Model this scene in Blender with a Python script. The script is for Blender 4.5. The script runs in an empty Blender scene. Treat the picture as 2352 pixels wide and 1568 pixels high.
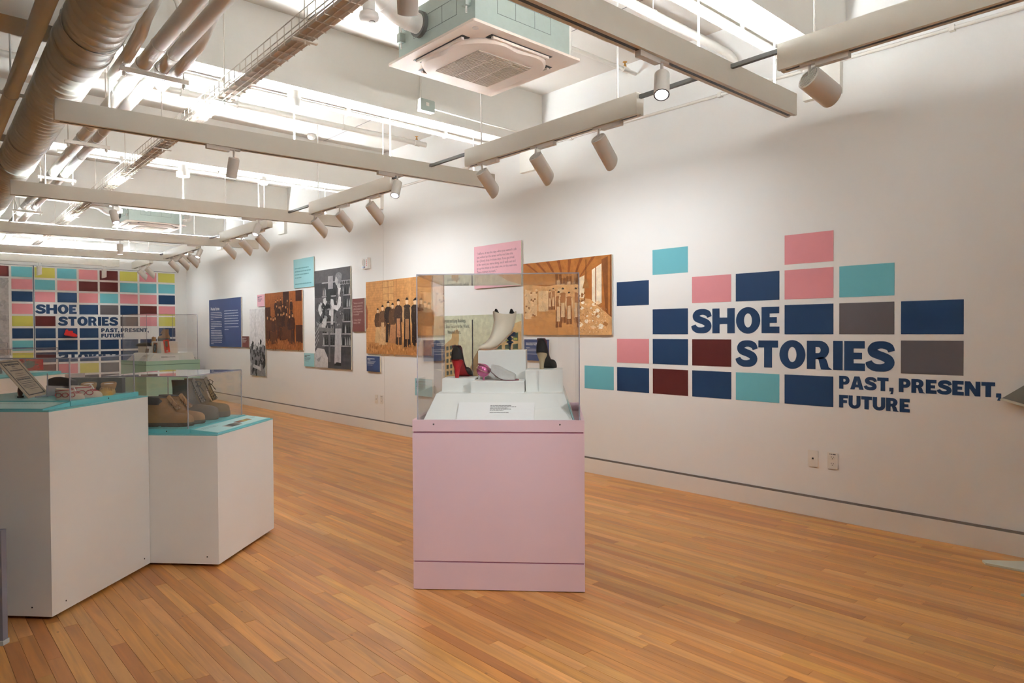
import bpy, math, random
from math import sin, cos, pi, radians, sqrt
from mathutils import Vector, Matrix
from mathutils.geometry import tessellate_polygon
random.seed(7)
SC = bpy.context.scene
COL = SC.collection

# ------------------------------------------------------------------ camera
EYE = Vector((0, 0, 1.35))
YAW, PITCH, ROLL, FPX = 0.73922, -0.01572, -0.00587, 1575.0
_f = Vector((sin(YAW)*cos(PITCH), cos(YAW)*cos(PITCH), sin(PITCH)))
_r = Vector((cos(YAW), -sin(YAW), 0)); _u = _r.cross(_f)
CR = _r*cos(ROLL) + _u*sin(ROLL); CU = _u*cos(ROLL) - _r*sin(ROLL)
cam = bpy.data.cameras.new('camera'); camo = bpy.data.objects.new('camera', cam); COL.objects.link(camo)
camo.matrix_world = Matrix(((CR.x, CU.x, -_f.x, EYE.x), (CR.y, CU.y, -_f.y, EYE.y), (CR.z, CU.z, -_f.z, EYE.z), (0, 0, 0, 1)))
cam.sensor_width = 36; cam.lens = FPX/2352*36; cam.clip_start = 0.05; cam.clip_end = 80
SC.camera = camo
# ------------------------------------------------------------------ world and exposure
W = bpy.data.worlds.new('world'); SC.world = W; W.use_nodes = True
W.node_tree.nodes['Background'].inputs[0].default_value = (1.0, .98, .95, 1)
W.node_tree.nodes['Background'].inputs[1].default_value = 0.05
vs = SC.view_settings
vs.view_transform = 'Standard'; vs.look = 'None'; vs.gamma = 1; vs.use_curve_mapping = False
vs.exposure = 0.50
SC.cycles.use_denoising = True
SC.cycles.use_adaptive_sampling = True; SC.cycles.adaptive_threshold = .2; SC.cycles.adaptive_min_samples = 12
SC.cycles.max_bounces = 7; SC.cycles.diffuse_bounces = 5; SC.cycles.glossy_bounces = 3
SC.cycles.transparent_max_bounces = 20; SC.cycles.transmission_bounces = 4
SC.cycles.caustics_reflective = False; SC.cycles.caustics_refractive = False
SC.cycles.sample_clamp_indirect = 4.0
UP_STRENGTH = 152.0      # uplight strips on the long rails
WASH_W = 18.0           # wall washers
SPOT_W = 36.0           # small spots
LIGHT_COL = (.94, 1.0, 1.03)
UP_COL = (.94, 1.0, 1.0)

# ------------------------------------------------------------------ materials
MATS = {}
def pm(name, col, rough=.6, metal=0., var=.04, scale=14., bump=0., spec=.5, emit=None, coat=0.):
    if name in MATS: return MATS[name]
    m = bpy.data.materials.new(name); m.use_nodes = True; nt = m.node_tree; b = nt.nodes['Principled BSDF']
    tc = nt.nodes.new('ShaderNodeTexCoord'); nz = nt.nodes.new('ShaderNodeTexNoise')
    nz.inputs['Scale'].default_value = scale; nz.inputs['Detail'].default_value = 4
    nt.links.new(tc.outputs['Object'], nz.inputs['Vector'])
    mx = nt.nodes.new('ShaderNodeMix'); mx.data_type = 'RGBA'
    mx.inputs[6].default_value = tuple(max(0, c*(1-var)) for c in col)+(1,)
    mx.inputs[7].default_value = tuple(min(1, c*(1+var)) for c in col)+(1,)
    nt.links.new(nz.outputs[0], mx.inputs[0]); nt.links.new(mx.outputs[2], b.inputs['Base Color'])
    b.inputs['Roughness'].default_value = rough; b.inputs['Metallic'].default_value = metal
    b.inputs['Specular IOR Level'].default_value = spec
    if coat: b.inputs['Coat Weight'].default_value = coat
    if bump:
        bp = nt.nodes.new('ShaderNodeBump'); bp.inputs['Strength'].default_value = bump; bp.inputs['Distance'].default_value = .004
        nt.links.new(nz.outputs[0], bp.inputs['Height']); nt.links.new(bp.outputs[0], b.inputs['Normal'])
    if emit:
        b.inputs['Emission Color'].default_value = emit[:3]+(1,); b.inputs['Emission Strength'].default_value = emit[3]
    MATS[name] = m; return m
def attr_mat(name, rough=.7, grain=False):
    if name in MATS: return MATS[name]
    m = bpy.data.materials.new(name); m.use_nodes = True; nt = m.node_tree; b = nt.nodes['Principled BSDF']
    at = nt.nodes.new('ShaderNodeVertexColor'); at.layer_name = 'Col'
    b.inputs['Roughness'].default_value = rough
    b.inputs['Specular IOR Level'].default_value = .5 if grain else .2
    if not grain:
        nz = nt.nodes.new('ShaderNodeTexNoise'); nz.inputs['Scale'].default_value = 60
        tc = nt.nodes.new('ShaderNodeTexCoord'); nt.links.new(tc.outputs['Object'], nz.inputs['Vector'])
        mp = nt.nodes.new('ShaderNodeMapRange'); mp.inputs['To Min'].default_value = .82; mp.inputs['To Max'].default_value = 1.15
        nz.inputs['Scale'].default_value = 16; nz.inputs['Detail'].default_value = 9; nz.inputs['Roughness'].default_value = .68
        mp.inputs['From Min'].default_value = .3; mp.inputs['From Max'].default_value = .7; mp.inputs['To Min'].default_value = .78; mp.inputs['To Max'].default_value = 1.2
        nt.links.new(nz.outputs[0], mp.inputs[0])
        mx = nt.nodes.new('ShaderNodeVectorMath'); mx.operation = 'SCALE'
        nt.links.new(at.outputs['Color'], mx.inputs[0]); nt.links.new(mp.outputs[0], mx.inputs['Scale'])
        nt.links.new(mx.outputs[0], b.inputs['Base Color'])
    else:
        geo = nt.nodes.new('ShaderNodeNewGeometry')
        off = nt.nodes.new('ShaderNodeVectorMath'); off.operation = 'SCALE'; off.inputs['Scale'].default_value = 40
        nt.links.new(at.outputs['Color'], off.inputs[0])
        add = nt.nodes.new('ShaderNodeVectorMath'); add.operation = 'ADD'
        nt.links.new(geo.outputs['Position'], add.inputs[0]); nt.links.new(off.outputs[0], add.inputs[1])
        sc = nt.nodes.new('ShaderNodeVectorMath'); sc.operation = 'MULTIPLY'; sc.inputs[1].default_value = (26, 1.6, 1)
        nt.links.new(add.outputs[0], sc.inputs[0])
        nz = nt.nodes.new('ShaderNodeTexNoise'); nz.inputs['Scale'].default_value = 1.0; nz.inputs['Detail'].default_value = 6; nz.inputs['Distortion'].default_value = 1.2
        nt.links.new(sc.outputs[0], nz.inputs['Vector'])
        mp = nt.nodes.new('ShaderNodeMapRange'); mp.inputs['From Min'].default_value = .25; mp.inputs['From Max'].default_value = .75
        mp.inputs['To Min'].default_value = .70; mp.inputs['To Max'].default_value = 1.20
        nt.links.new(nz.outputs[0], mp.inputs[0])
        # knots and small dark specks
        s2 = nt.nodes.new('ShaderNodeVectorMath'); s2.operation = 'MULTIPLY'; s2.inputs[1].default_value = (9, 5, 1)
        nt.links.new(add.outputs[0], s2.inputs[0])
        vo = nt.nodes.new('ShaderNodeTexVoronoi'); vo.inputs['Scale'].default_value = 1.0
        nt.links.new(s2.outputs[0], vo.inputs['Vector'])
        kr = nt.nodes.new('ShaderNodeMapRange'); kr.inputs['From Min'].default_value = .02; kr.inputs['From Max'].default_value = .06
        kr.inputs['To Min'].default_value = .45; kr.inputs['To Max'].default_value = 1.
        nt.links.new(vo.outputs['Distance'], kr.inputs[0])
        mu = nt.nodes.new('ShaderNodeMath'); mu.operation = 'MULTIPLY'
        nt.links.new(mp.outputs[0], mu.inputs[0]); nt.links.new(kr.outputs[0], mu.inputs[1])
        mx = nt.nodes.new('ShaderNodeVectorMath'); mx.operation = 'SCALE'
        nt.links.new(at.outputs['Color'], mx.inputs[0]); nt.links.new(mu.outputs[0], mx.inputs['Scale'])
        nt.links.new(mx.outputs[0], b.inputs['Base Color'])
        rr = nt.nodes.new('ShaderNodeMapRange'); rr.inputs['To Min'].default_value = rough-.06; rr.inputs['To Max'].default_value = rough+.14
        nt.links.new(nz.outputs[0], rr.inputs[0]); nt.links.new(rr.outputs[0], b.inputs['Roughness'])
        bp = nt.nodes.new('ShaderNodeBump'); bp.inputs['Strength'].default_value = .08; bp.inputs['Distance'].default_value = .002
        nt.links.new(nz.outputs[0], bp.inputs['Height']); nt.links.new(bp.outputs[0], b.inputs['Normal'])
    MATS[name] = m; return m
def emit_mat(name, col, st):
    m = bpy.data.materials.new(name); m.use_nodes = True; nt = m.node_tree; nt.nodes.clear()
    o = nt.nodes.new('ShaderNodeOutputMaterial'); e = nt.nodes.new('ShaderNodeEmission')
    e.inputs[0].default_value = col+(1,); e.inputs[1].default_value = st; nt.links.new(e.outputs[0], o.inputs[0]); return m
def glass_mat(name, tint, refl=1.0):
    m = bpy.data.materials.new(name); m.use_nodes = True; nt = m.node_tree; nt.nodes.clear()
    o = nt.nodes.new('ShaderNodeOutputMaterial'); t = nt.nodes.new('ShaderNodeBsdfTransparent'); t.inputs[0].default_value = tint+(1,)
    g = nt.nodes.new('ShaderNodeBsdfGlossy'); g.inputs['Roughness'].default_value = .012; g.inputs['Color'].default_value = (refl, refl, refl, 1)
    geo = nt.nodes.new('ShaderNodeNewGeometry'); dt = nt.nodes.new('ShaderNodeVectorMath'); dt.operation = 'DOT_PRODUCT'
    nt.links.new(geo.outputs['Incoming'], dt.inputs[0]); nt.links.new(geo.outputs['Normal'], dt.inputs[1])
    def mth(op, a, bv=None):
        n = nt.nodes.new('ShaderNodeMath'); n.operation = op; nt.links.new(a, n.inputs[0])
        if bv is not None: n.inputs[1].default_value = bv
        return n.outputs[0]
    c = mth('ABSOLUTE', dt.outputs['Value']); c = mth('SUBTRACT', c, 1.0); c = mth('ABSOLUTE', c); c = mth('POWER', c, 5.0); c = mth('MULTIPLY', c, .96); c = mth('ADD', c, .035)
    mx = nt.nodes.new('ShaderNodeMixShader')
    nt.links.new(c, mx.inputs[0]); nt.links.new(t.outputs[0], mx.inputs[1]); nt.links.new(g.outputs[0], mx.inputs[2]); nt.links.new(mx.outputs[0], o.inputs[0])
    return m
def edge_mat(name):
    m = bpy.data.materials.new(name); m.use_nodes = True; nt = m.node_tree; nt.nodes.clear()
    o = nt.nodes.new('ShaderNodeOutputMaterial'); t = nt.nodes.new('ShaderNodeBsdfTransparent'); t.inputs[0].default_value = (.92, .92, .97, 1)
    d = nt.nodes.new('ShaderNodeBsdfPrincipled'); d.inputs['Base Color'].default_value = (.55, .54, .60, 1); d.inputs['Roughness'].default_value = .12
    mx = nt.nodes.new('ShaderNodeMixShader'); mx.inputs[0].default_value = .45
    nt.links.new(t.outputs[0], mx.inputs[1]); nt.links.new(d.outputs[0], mx.inputs[2]); nt.links.new(mx.outputs[0], o.inputs[0]); return m

M_WALL = pm('wall_paint', (.83, .825, .81), .75, var=.015, scale=3)
M_CEIL = pm('ceiling_paint', (.88, .865, .82), .8, var=.03, scale=4, bump=.25)
M_SLAB = pm('slab_board', (.72, .69, .65), .8, var=.03, scale=3)
M_BASE = pm('baseboard_paint', (.80, .765, .72), .6, var=.015)
M_STRIP = pm('reveal_metal', (.22, .21, .21), .45, .6)
M_RAIL = pm('rail_white', (.74, .70, .62), .45, var=.015)
M_HEAD = pm('lamp_white', (.80, .77, .73), .45, var=.015)
M_BLACK = pm('black_plastic', (.012, .011, .012), .45)
M_UP = emit_mat('uplight_led', UP_COL, UP_STRENGTH)
M_LENS = emit_mat('spot_lens', (.92, .93, 1.0), 5.); M_LENS.cycles.emission_sampling = 'NONE'
M_GALV = pm('galvanised', (.42, .48, .44), .5, .35, var=.05, scale=30)
M_ACW = pm('unit_plastic', (.72, .60, .52), .5, var=.01)
M_GRILLE = pm('unit_grille', (.40, .33, .27), .6)
M_DUCT = pm('duct_paint', (.60, .61, .58), .7, var=.05, scale=6)
M_PIPE = pm('pipe_paint', (.80, .77, .72), .5, var=.03)
M_INSUL = pm('pipe_jacket', (.80, .78, .74), .55, var=.03)
M_WIRE = pm('tray_wire', (.72, .67, .60), .4, .2)
M_TRAYB = pm('tray_liner', (.60, .53, .46), .65, var=.08)
M_BRASS = pm('sprinkler_brass', (.55, .28, .06), .35, .7)
M_PLINTH = pm('plinth_white', (.78, .755, .72), .55, var=.02, scale=5)
M_TEAL = pm('teal_board', (.16, .50, .52), .4, var=.02)
M_TEALP = pm('pale_teal_label', (.46, .74, .74), .35, var=.02)
M_PINKP = pm('pink_laminate', (.74, .54, .60), .5, var=.015, scale=5)
M_PINKG = pm('pink_groove', (.42, .18, .25), .6)
M_MINT = pm('mint_laminate', (.38, .62, .52), .5, var=.02)
M_MINTG = pm('mint_groove', (.10, .22, .18), .6)
M_WHITE = pm('white_board', (.80, .80, .76), .55, var=.01)
M_CARD = pm('white_card', (.86, .85, .83), .5, var=.01)
M_GLASS = glass_mat('acrylic', (.996, .996, .996))
M_EDGE = edge_mat('acrylic_edge')
M_PRINT = attr_mat('print_ink', .6)
M_WOOD = attr_mat('maple_board', .30, True)
M_GAP = pm('floor_gap', (.05, .022, .010), .8)
C_NAVY = pm('vinyl_navy', (.014, .040, .105), .6, var=.02, spec=.2)
C_TEAL = pm('vinyl_teal', (.155, .46, .53), .6, var=.02, spec=.2)
C_PINK = pm('vinyl_pink', (.68, .27, .30), .6, var=.02, spec=.2)
C_MAROON = pm('vinyl_maroon', (.085, .014, .013), .6, var=.02, spec=.2)
C_GREY = pm('vinyl_grey', (.105, .092, .10), .6, var=.02, spec=.2)
C_YELLOW = pm('vinyl_yellow', (.60, .57, .12), .6, var=.02, spec=.2)
TILEM = dict(N=C_NAVY, T=C_TEAL, P=C_PINK, M=C_MAROON, G=C_GREY, Y=C_YELLOW)

# ------------------------------------------------------------------ mesh building
class MB:
    def __init__(s): s.v = []; s.f = []; s.c = []
    def add(s, vs, fs, c=None):
        n = len(s.v); s.v += [tuple(p) for p in vs]
        for f in fs: s.f.append(tuple(i+n for i in f)); s.c.append(c)
        return s
    def box(s, x0, x1, y0, y1, z0, z1, c=None):
        return s.add([(x0,y0,z0),(x1,y0,z0),(x1,y1,z0),(x0,y1,z0),(x0,y0,z1),(x1,y0,z1),(x1,y1,z1),(x0,y1,z1)],
                     [(0,3,2,1),(4,5,6,7),(0,1,5,4),(1,2,6,5),(2,3,7,6),(3,0,4,7)], c)
    def obox(s, o, a, b, d, c=None):
        o, a, b, d = map(Vector, (o, a, b, d))
        return s.add([o, o+a, o+a+b, o+b, o+d, o+a+d, o+a+b+d, o+b+d], [(0,3,2,1),(4,5,6,7),(0,1,5,4),(1,2,6,5),(2,3,7,6),(3,0,4,7)], c)
    def loft(s, rings, c=None, closed=True, caps=True):
        n = len(rings[0]); vs = [p for r in rings for p in r]; fs = []
        for k in range(len(rings)-1):
            for i in range(n if closed else n-1):
                j = (i+1) % n; fs.append((k*n+i, k*n+j, (k+1)*n+j, (k+1)*n+i))
        if caps: fs.append(tuple(range(n))[::-1]); fs.append(tuple((len(rings)-1)*n+i for i in range(n)))
        return s.add(vs, fs, c)
    def cyl(s, p0, p1, r0, r1=None, n=14, c=None, caps=True):
        p0, p1 = Vector(p0), Vector(p1); r1 = r0 if r1 is None else r1
        d = (p1-p0).normalized(); a = d.orthogonal().normalized(); b = d.cross(a)
        ring = lambda p, r: [p+a*(r*cos(2*pi*i/n))+b*(r*sin(2*pi*i/n)) for i in range(n)]
        return s.loft([ring(p0, r0), ring(p1, r1)], c, True, caps)
    def tube(s, pts, r, n=8, c=None):
        pts = [Vector(p) for p in pts]; rings = []; a = None
        for i, p in enumerate(pts):
            d = (pts[min(i+1, len(pts)-1)]-pts[max(i-1, 0)]).normalized()
            if a is None: a = d.orthogonal().normalized()
            a = (a-d*a.dot(d)).normalized(); b = d.cross(a)
            rings.append([p+a*(r*cos(2*pi*k/n))+b*(r*sin(2*pi*k/n)) for k in range(n)])
        return s.loft(rings, c)
    def lathe(s, prof, n=20, o=(0,0,0), c=None):
        return s.loft([[(o[0]+r*cos(2*pi*i/n), o[1]+r*sin(2*pi*i/n), o[2]+z) for i in range(n)] for r, z in prof], c)
    def ball(s, o, r, n=14, c=None):
        return s.lathe([(max(.0005, r*sin(pi*k/n)), -r*cos(pi*k/n)) for k in range(n+1)], n+4, o, c)
    def prism(s, poly, vec, c=None, holes=()):
        loops = [[Vector(p) for p in poly]]+[[Vector(p) for p in h] for h in holes]
        tri = tessellate_polygon(loops); flat = [p for l in loops for p in l]; n = len(flat); vec = Vector(vec)
        fs = [tuple(t) for t in tri]+[tuple(i+n for i in t)[::-1] for t in tri]; k = 0
        for l in loops:
            m = len(l)
            for i in range(m): fs.append((k+i, k+(i+1) % m, n+k+(i+1) % m, n+k+i))
            k += m
        return s.add(flat+[p+vec for p in flat], fs, c)
    def poly(s, pts, c=None): return s.add(pts, [tuple(range(len(pts)))], c)
    def data(s, name, m, smooth=0):
        me = bpy.data.meshes.new(name); me.from_pydata(s.v, [], s.f); me.materials.append(m)
        if any(c is not None for c in s.c):
            at = me.color_attributes.new('Col', 'FLOAT_COLOR', 'CORNER'); buf = []
            for p in me.polygons:
                cc = s.c[p.index] or (1, 1, 1); buf += [cc[0], cc[1], cc[2], 1.]*p.loop_total
            at.data.foreach_set('color', buf)
        if smooth:
            me.polygons.foreach_set('use_smooth', [True]*len(me.polygons)); me.set_sharp_from_angle(angle=radians(smooth))
        me.validate(); return me
def link(name, me, parent=None):
    o = bpy.data.objects.new(name, me); COL.objects.link(o)
    if parent is not None: o.parent = parent
    return o
def obj(name, mb, m, parent=None, smooth=0): return link(name, mb.data(name, m, smooth), parent)
def tag(o, label, cat, group=None, kind=None):
    if label: o['label'] = label
    if cat: o['category'] = cat
    if group: o['group'] = group
    if kind: o['kind'] = kind
    return o
def thing(name, label, cat, loc=(0,0,0), rz=0., group=None, mat=None):
    o = bpy.data.objects.new(name, None); COL.objects.link(o); o.empty_display_size = .05
    if mat is not None: o.matrix_world = mat
    else: o.location = loc; o.rotation_euler = (0, 0, rz)
    return tag(o, label, cat, group)
def struct(name, mb, m, smooth=0):
    o = obj(name, mb, m, None, smooth); o['kind'] = 'structure'; return o
def basis(o, r, u):
    r, u, o = Vector(r).normalized(), Vector(u).normalized(), Vector(o); n = r.cross(u)
    return Matrix(((r.x,u.x,n.x,o.x),(r.y,u.y,n.y,o.y),(r.z,u.z,n.z,o.z),(0,0,0,1)))
def copy_tree(o, parent=None):
    c = o.copy(); COL.objects.link(c); c.parent = parent
    for ch in o.children: copy_tree(ch, c)
    return c
def font_mesh(name, txt, size, m, width=None, align='LEFT', lead=1.0, bold=0.):
    cu = bpy.data.curves.new('t', 'FONT'); cu.body = txt; cu.size = size; cu.align_x = align; cu.space_line = lead; cu.offset = bold; cu.resolution_u = 2
    to = bpy.data.objects.new('t', cu); COL.objects.link(to)
    dg = bpy.context.evaluated_depsgraph_get(); me = bpy.data.meshes.new_from_object(to.evaluated_get(dg))
    bpy.data.objects.remove(to); bpy.data.curves.remove(cu); me.name = name
    if width:
        xs = [v.co.x for v in me.vertices]; w = max(xs)-min(xs); k = width/w
        for v in me.vertices: v.co.x *= k
    me.materials.clear(); me.materials.append(m); return me
def put_text(parent, txt, x, y, z, size, m, width=None, align='LEFT', lead=1., bold=0., name='lettering'):
    o = link(name, font_mesh(name, txt, size, m, width, align, lead, bold), parent); o.location = (x, y, z); return o
def dashes(mb, x0, x1, y, h, z, c, rnd, fill=1.0):
    x = x0; xe = x0+(x1-x0)*fill
    while x < xe-.3*h:
        w = min(rnd.uniform(1.2, 4.2)*h, xe-x); mb.add([(x,y,z),(x+w,y,z),(x+w,y+h,z),(x,y+h,z)], [(0,1,2,3)], c); x += w+.45*h

# ------------------------------------------------------------------ the room
WX, BY, CZ = 4.9207, 16.1, 3.72           # right wall, far wall, slab underside
LX, NY = -3.6, -3.4
struct('wall_right', MB().box(WX, WX+.2, NY, BY+.2, 0, CZ+.2), M_WALL)
struct('wall_far', MB().box(LX-.2, WX, BY, BY+.2, 0, CZ+.2), M_WALL)
struct('wall_left', MB().box(LX-.2, LX, NY, BY, 0, CZ+.2), M_WALL)
struct('wall_near', MB().box(LX-.2, WX+.2, NY-.2, NY, 0, CZ+.2), M_WALL)
ceil = struct('ceiling', MB().box(LX-.2, WX+.2, NY-.2, BY+.2, CZ, CZ+.2), M_SLAB)
BEAMY = [-1.02, 1.96, 4.93, 7.9, 10.88, 13.78]
for y in BEAMY:
    obj('beam', MB().box(LX, WX, y, y+.30, 3.2, CZ), M_CEIL, ceil)
    # the haunch where the beam meets the right wall pier
    obj('pier', MB().box(WX-.05, WX, y+.02, y+.28, 2.98, CZ), M_CEIL, ceil)
for y0, y1 in zip(BEAMY[:-1], BEAMY[1:]):
    for x in (1.15, 2.40, 4.05):
        obj('board_joint', MB().box(x-.004, x+.004, y0+.3, y1, CZ-.0015, CZ), M_STRIP, ceil)
bb = struct('baseboard_right', MB().box(WX-.012, WX, NY, BY, 0, .134), M_BASE)
obj('reveal_strip', MB().box(WX-.009, WX, NY, BY, .134, .149), M_STRIP, bb)
bf = struct('baseboard_far', MB().box(LX, WX-.012, BY-.012, BY, 0, .134), M_BASE)
# wall panel joint and thin wall conduit
tj = struct('trim_1', MB().box(WX-.0015, WX, 7.940, 7.944, .15, 3.2), pm('joint_shadow', (.58, .56, .53), .8)); 
# floor: boards along the right wall direction
fl = struct('floor', MB().box(LX, WX, NY, BY, -.06, -.012), M_GAP)
BW = .0571
rows = int((WX-LX)/BW)+1
boards = []
rb = random.Random(11)
TONES = [(.56,.24,.062), (.61,.28,.078), (.51,.21,.052), (.58,.25,.066), (.46,.18,.046), (.63,.305,.095), (.54,.225,.06), (.58,.265,.07)]
for i in range(rows):
    x1 = WX-i*BW; x0 = max(LX, x1-BW)
    if x1-x0 < .01: continue
    y = NY-rb.uniform(0, .9)
    while y < BY:
        L = rb.choice([.45, .6, .75, .9, 1.05, 1.3, 1.6])*rb.uniform(.85, 1.15); y1 = min(BY, y+L); ya = max(NY, y)
        if y1 > ya+.01:
            t = rb.choice(TONES); k = rb.uniform(.86, 1.12); boards.append((x0, x1, ya, y1, (t[0]*k, t[1]*k*rb.uniform(.95, 1.05), t[2]*k*rb.uniform(.9, 1.1)), rb.uniform(0, .0008)))
        y += L
def seen_size(b):
    cx, cy = (b[0]+b[1])/2, (b[2]+b[3])/2; d = Vector((cx, cy, 0))-EYE; z = d.dot(_f)
    if z < .5: return 0
    u = 1176+FPX*d.dot(CR)/z; v = 784-FPX*d.dot(CU)/z
    if not (-60 < u < 2400 and v < 1640): return 0
    if cx < 1.0 and cy > 4.3: return 0          # hidden behind the plinths
    return (b[3]-b[2])/z**3
boards.sort(key=seen_size, reverse=True)
def board(mb, b, ox=0, oy=0):
    x0, x1, y0, y1, c, dz = b; g = .0003; e = .0006; z = dz-.0008
    return mb.add([(x0+g-ox,y0+g-oy,-.012),(x1-g-ox,y0+g-oy,-.012),(x1-g-ox,y1-g-oy,-.012),(x0+g-ox,y1-g-oy,-.012),
                   (x0+g-ox,y0+g-oy,z-e),(x1-g-ox,y0+g-oy,z-e),(x1-g-ox,y1-g-oy,z-e),(x0+g-ox,y1-g-oy,z-e),
                   (x0+g+e-ox,y0+g+e-oy,z),(x1-g-e-ox,y0+g+e-oy,z),(x1-g-e-ox,y1-g-e-oy,z),(x0+g+e-ox,y1-g-e-oy,z)],
                  [(0,1,5,4),(1,2,6,5),(2,3,7,6),(3,0,4,7),(4,5,9,8),(5,6,10,9),(6,7,11,10),(7,4,8,11),(8,9,10,11)], c)
for b in boards[:300]:
    o = obj('floorboard', board(MB(), b, b[0], b[2]), M_WOOD, fl); o.location = (b[0], b[2], 0)
rest = MB()
for b in boards[300:]: board(rest, b)
obj('floorboards', rest, M_WOOD, fl)['kind'] = 'stuff'
# ------------------------------------------------------------------ block letters
def arc(cx, cy, rx, ry, a0, a1, n=10):
    return [(cx+rx*cos(radians(a0+(a1-a0)*i/n)), cy+ry*sin(radians(a0+(a1-a0)*i/n))) for i in range(n+1)]
def s_strip():
    P = [(.80,.665),(.74,.80),(.58,.872),(.42,.878),(.26,.83),(.185,.725),(.215,.625),(.36,.555),(.56,.485),(.71,.39),(.735,.27),(.64,.16),(.46,.122),(.26,.135),(.12,.215),(.06,.33)]
    Wd = [.105,.125,.125,.122,.14,.155,.15,.14,.14,.15,.155,.14,.122,.125,.13,.105]
    D = []
    for i in range(len(P)-1):
        p0 = P[max(0,i-1)]; p1 = P[i]; p2 = P[i+1]; p3 = P[min(len(P)-1,i+2)]
        for k in range(3):
            t = k/3; f = lambda a,b,c,d: .5*((2*b)+(-a+c)*t+(2*a-5*b+4*c-d)*t*t+(-a+3*b-3*c+d)*t**3)
            D.append((f(p0[0],p1[0],p2[0],p3[0]), f(p0[1],p1[1],p2[1],p3[1]), Wd[i]*(1-t)+Wd[i+1]*t))
    D.append(P[-1]+(Wd[-1],)); L, R = [], []
    for i, (x, y, w) in enumerate(D):
        a = D[max(0,i-1)]; b = D[min(len(D)-1,i+1)]; dx, dy = b[0]-a[0], b[1]-a[1]; l = sqrt(dx*dx+dy*dy)
        L.append((x-dy/l*w, min(1., max(0, y+dx/l*w)))); R.append((x+dy/l*w, min(1., max(0, y-dx/l*w))))
    return L, R
GLY = {
 'H': (.98, [([(0,0),(.32,0),(.32,.37),(.66,.37),(.66,0),(.98,0),(.98,1),(.66,1),(.66,.63),(.32,.63),(.32,1),(0,1)], [])]),
 'E': (.70, [([(0,0),(.70,0),(.70,.25),(.32,.25),(.32,.39),(.60,.39),(.60,.61),(.32,.61),(.32,.75),(.69,.75),(.69,1),(0,1)], [])]),
 'F': (.68, [([(0,0),(.32,0),(.32,.37),(.61,.37),(.61,.60),(.32,.60),(.32,.75),(.68,.75),(.68,1),(0,1)], [])]),
 'T': (.80, [([(.24,0),(.56,0),(.56,.74),(.80,.74),(.80,1),(0,1),(0,.74),(.24,.74)], [])]),
 'I': (.33, [([(0,0),(.33,0),(.33,1),(0,1)], [])]),
 'O': (1.0, [(arc(.5,.5,.5,.52,0,354,32), [arc(.5,.5,.165,.275,0,350,20)])]),
 'P': (.80, [([(0,0),(.32,0),(.32,.33),(.47,.33)]+arc(.47,.665,.33,.335,-80,90,10)+[(0,1)], [[(.32,.56),(.43,.56)]+arc(.43,.665,.075,.105,-70,90,6)+[(.32,.77)]])]),
 'R': (.90, [([(0,0),(.32,0),(.32,.36),(.47,.36)]+arc(.47,.68,.34,.32,-80,90,10)+[(0,1)], [[(.32,.57),(.43,.57)]+arc(.43,.675,.08,.105,-70,90,6)+[(.32,.78)]]),
             ([(.36,.40),(.56,.44),(.70,.37),(.76,.22),(.79,.09),(.90,.02),(.90,0),(.52,0),(.46,.22),(.43,.34)], [])]),
 'A': (1.0, [([(0,0),(.32,0),(.37,.17),(.63,.17),(.68,0),(1,0),(.69,1),(.31,1)], [[(.425,.38),(.575,.38),(.5,.70)]])]),
 'N': (.94, [([(0,0),(.29,0),(.29,.52),(.62,0),(.94,0),(.94,1),(.65,1),(.65,.48),(.33,1),(0,1)], [])]),
 'U': (.90, [([(0,1),(0,.36)]+arc(.45,.36,.45,.38,180,360,14)+[(.90,1),(.60,1),(.60,.36)]+arc(.45,.36,.15,.13,360,180,8)+[(.31,1)], [])]),
 ',': (.30, [([(0,0),(0,.28),(.29,.28),(.29,.04),(.24,-.20),(.06,-.20),(.14,0)], [])]),
}
def letter_mesh(ch, kx, h, m):
    mb = MB()
    if ch == 'S':
        L, R = s_strip(); n = len(L)
        vs = [(x*kx, y*h, 0) for x, y in L]+[(x*kx, y*h, 0) for x, y in R]; t = .0016
        vs += [(x, y, t) for x, y, _ in vs]
        fs = [(i, i+1, n+i+1, n+i) for i in range(n-1)]+[(2*n+i, 3*n+i, 3*n+i+1, 2*n+i+1) for i in range(n-1)]
        fs += [(i, 2*n+i, 2*n+i+1, i+1) for i in range(n-1)]+[(n+i, n+i+1, 3*n+i+1, 3*n+i) for i in range(n-1)]
        mb.add(vs, fs); w = .88
    else:
        w, shapes = GLY[ch]
        for out, holes in shapes:
            mb.prism([(x*kx, y*h, 0) for x, y in out], (0,0,.0016), None, [[(x*kx, y*h, 0) for x, y in hh] for hh in holes])
    return mb, w
def word(parent, txt, x, y, width, h, m):
    gap = .055; tot = 0
    for ch in txt: tot += (.30 if ch == ' ' else (.88 if ch == 'S' else GLY[ch][0])+gap)
    kx = width/(tot-gap)
    for ch in txt:
        if ch == ' ': x += .30*kx; continue
        mb, w = letter_mesh(ch, kx, h, m); o = obj('letter', mb, m, parent); o.location = (x, y, .0001); x += (w+gap)*kx

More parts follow.
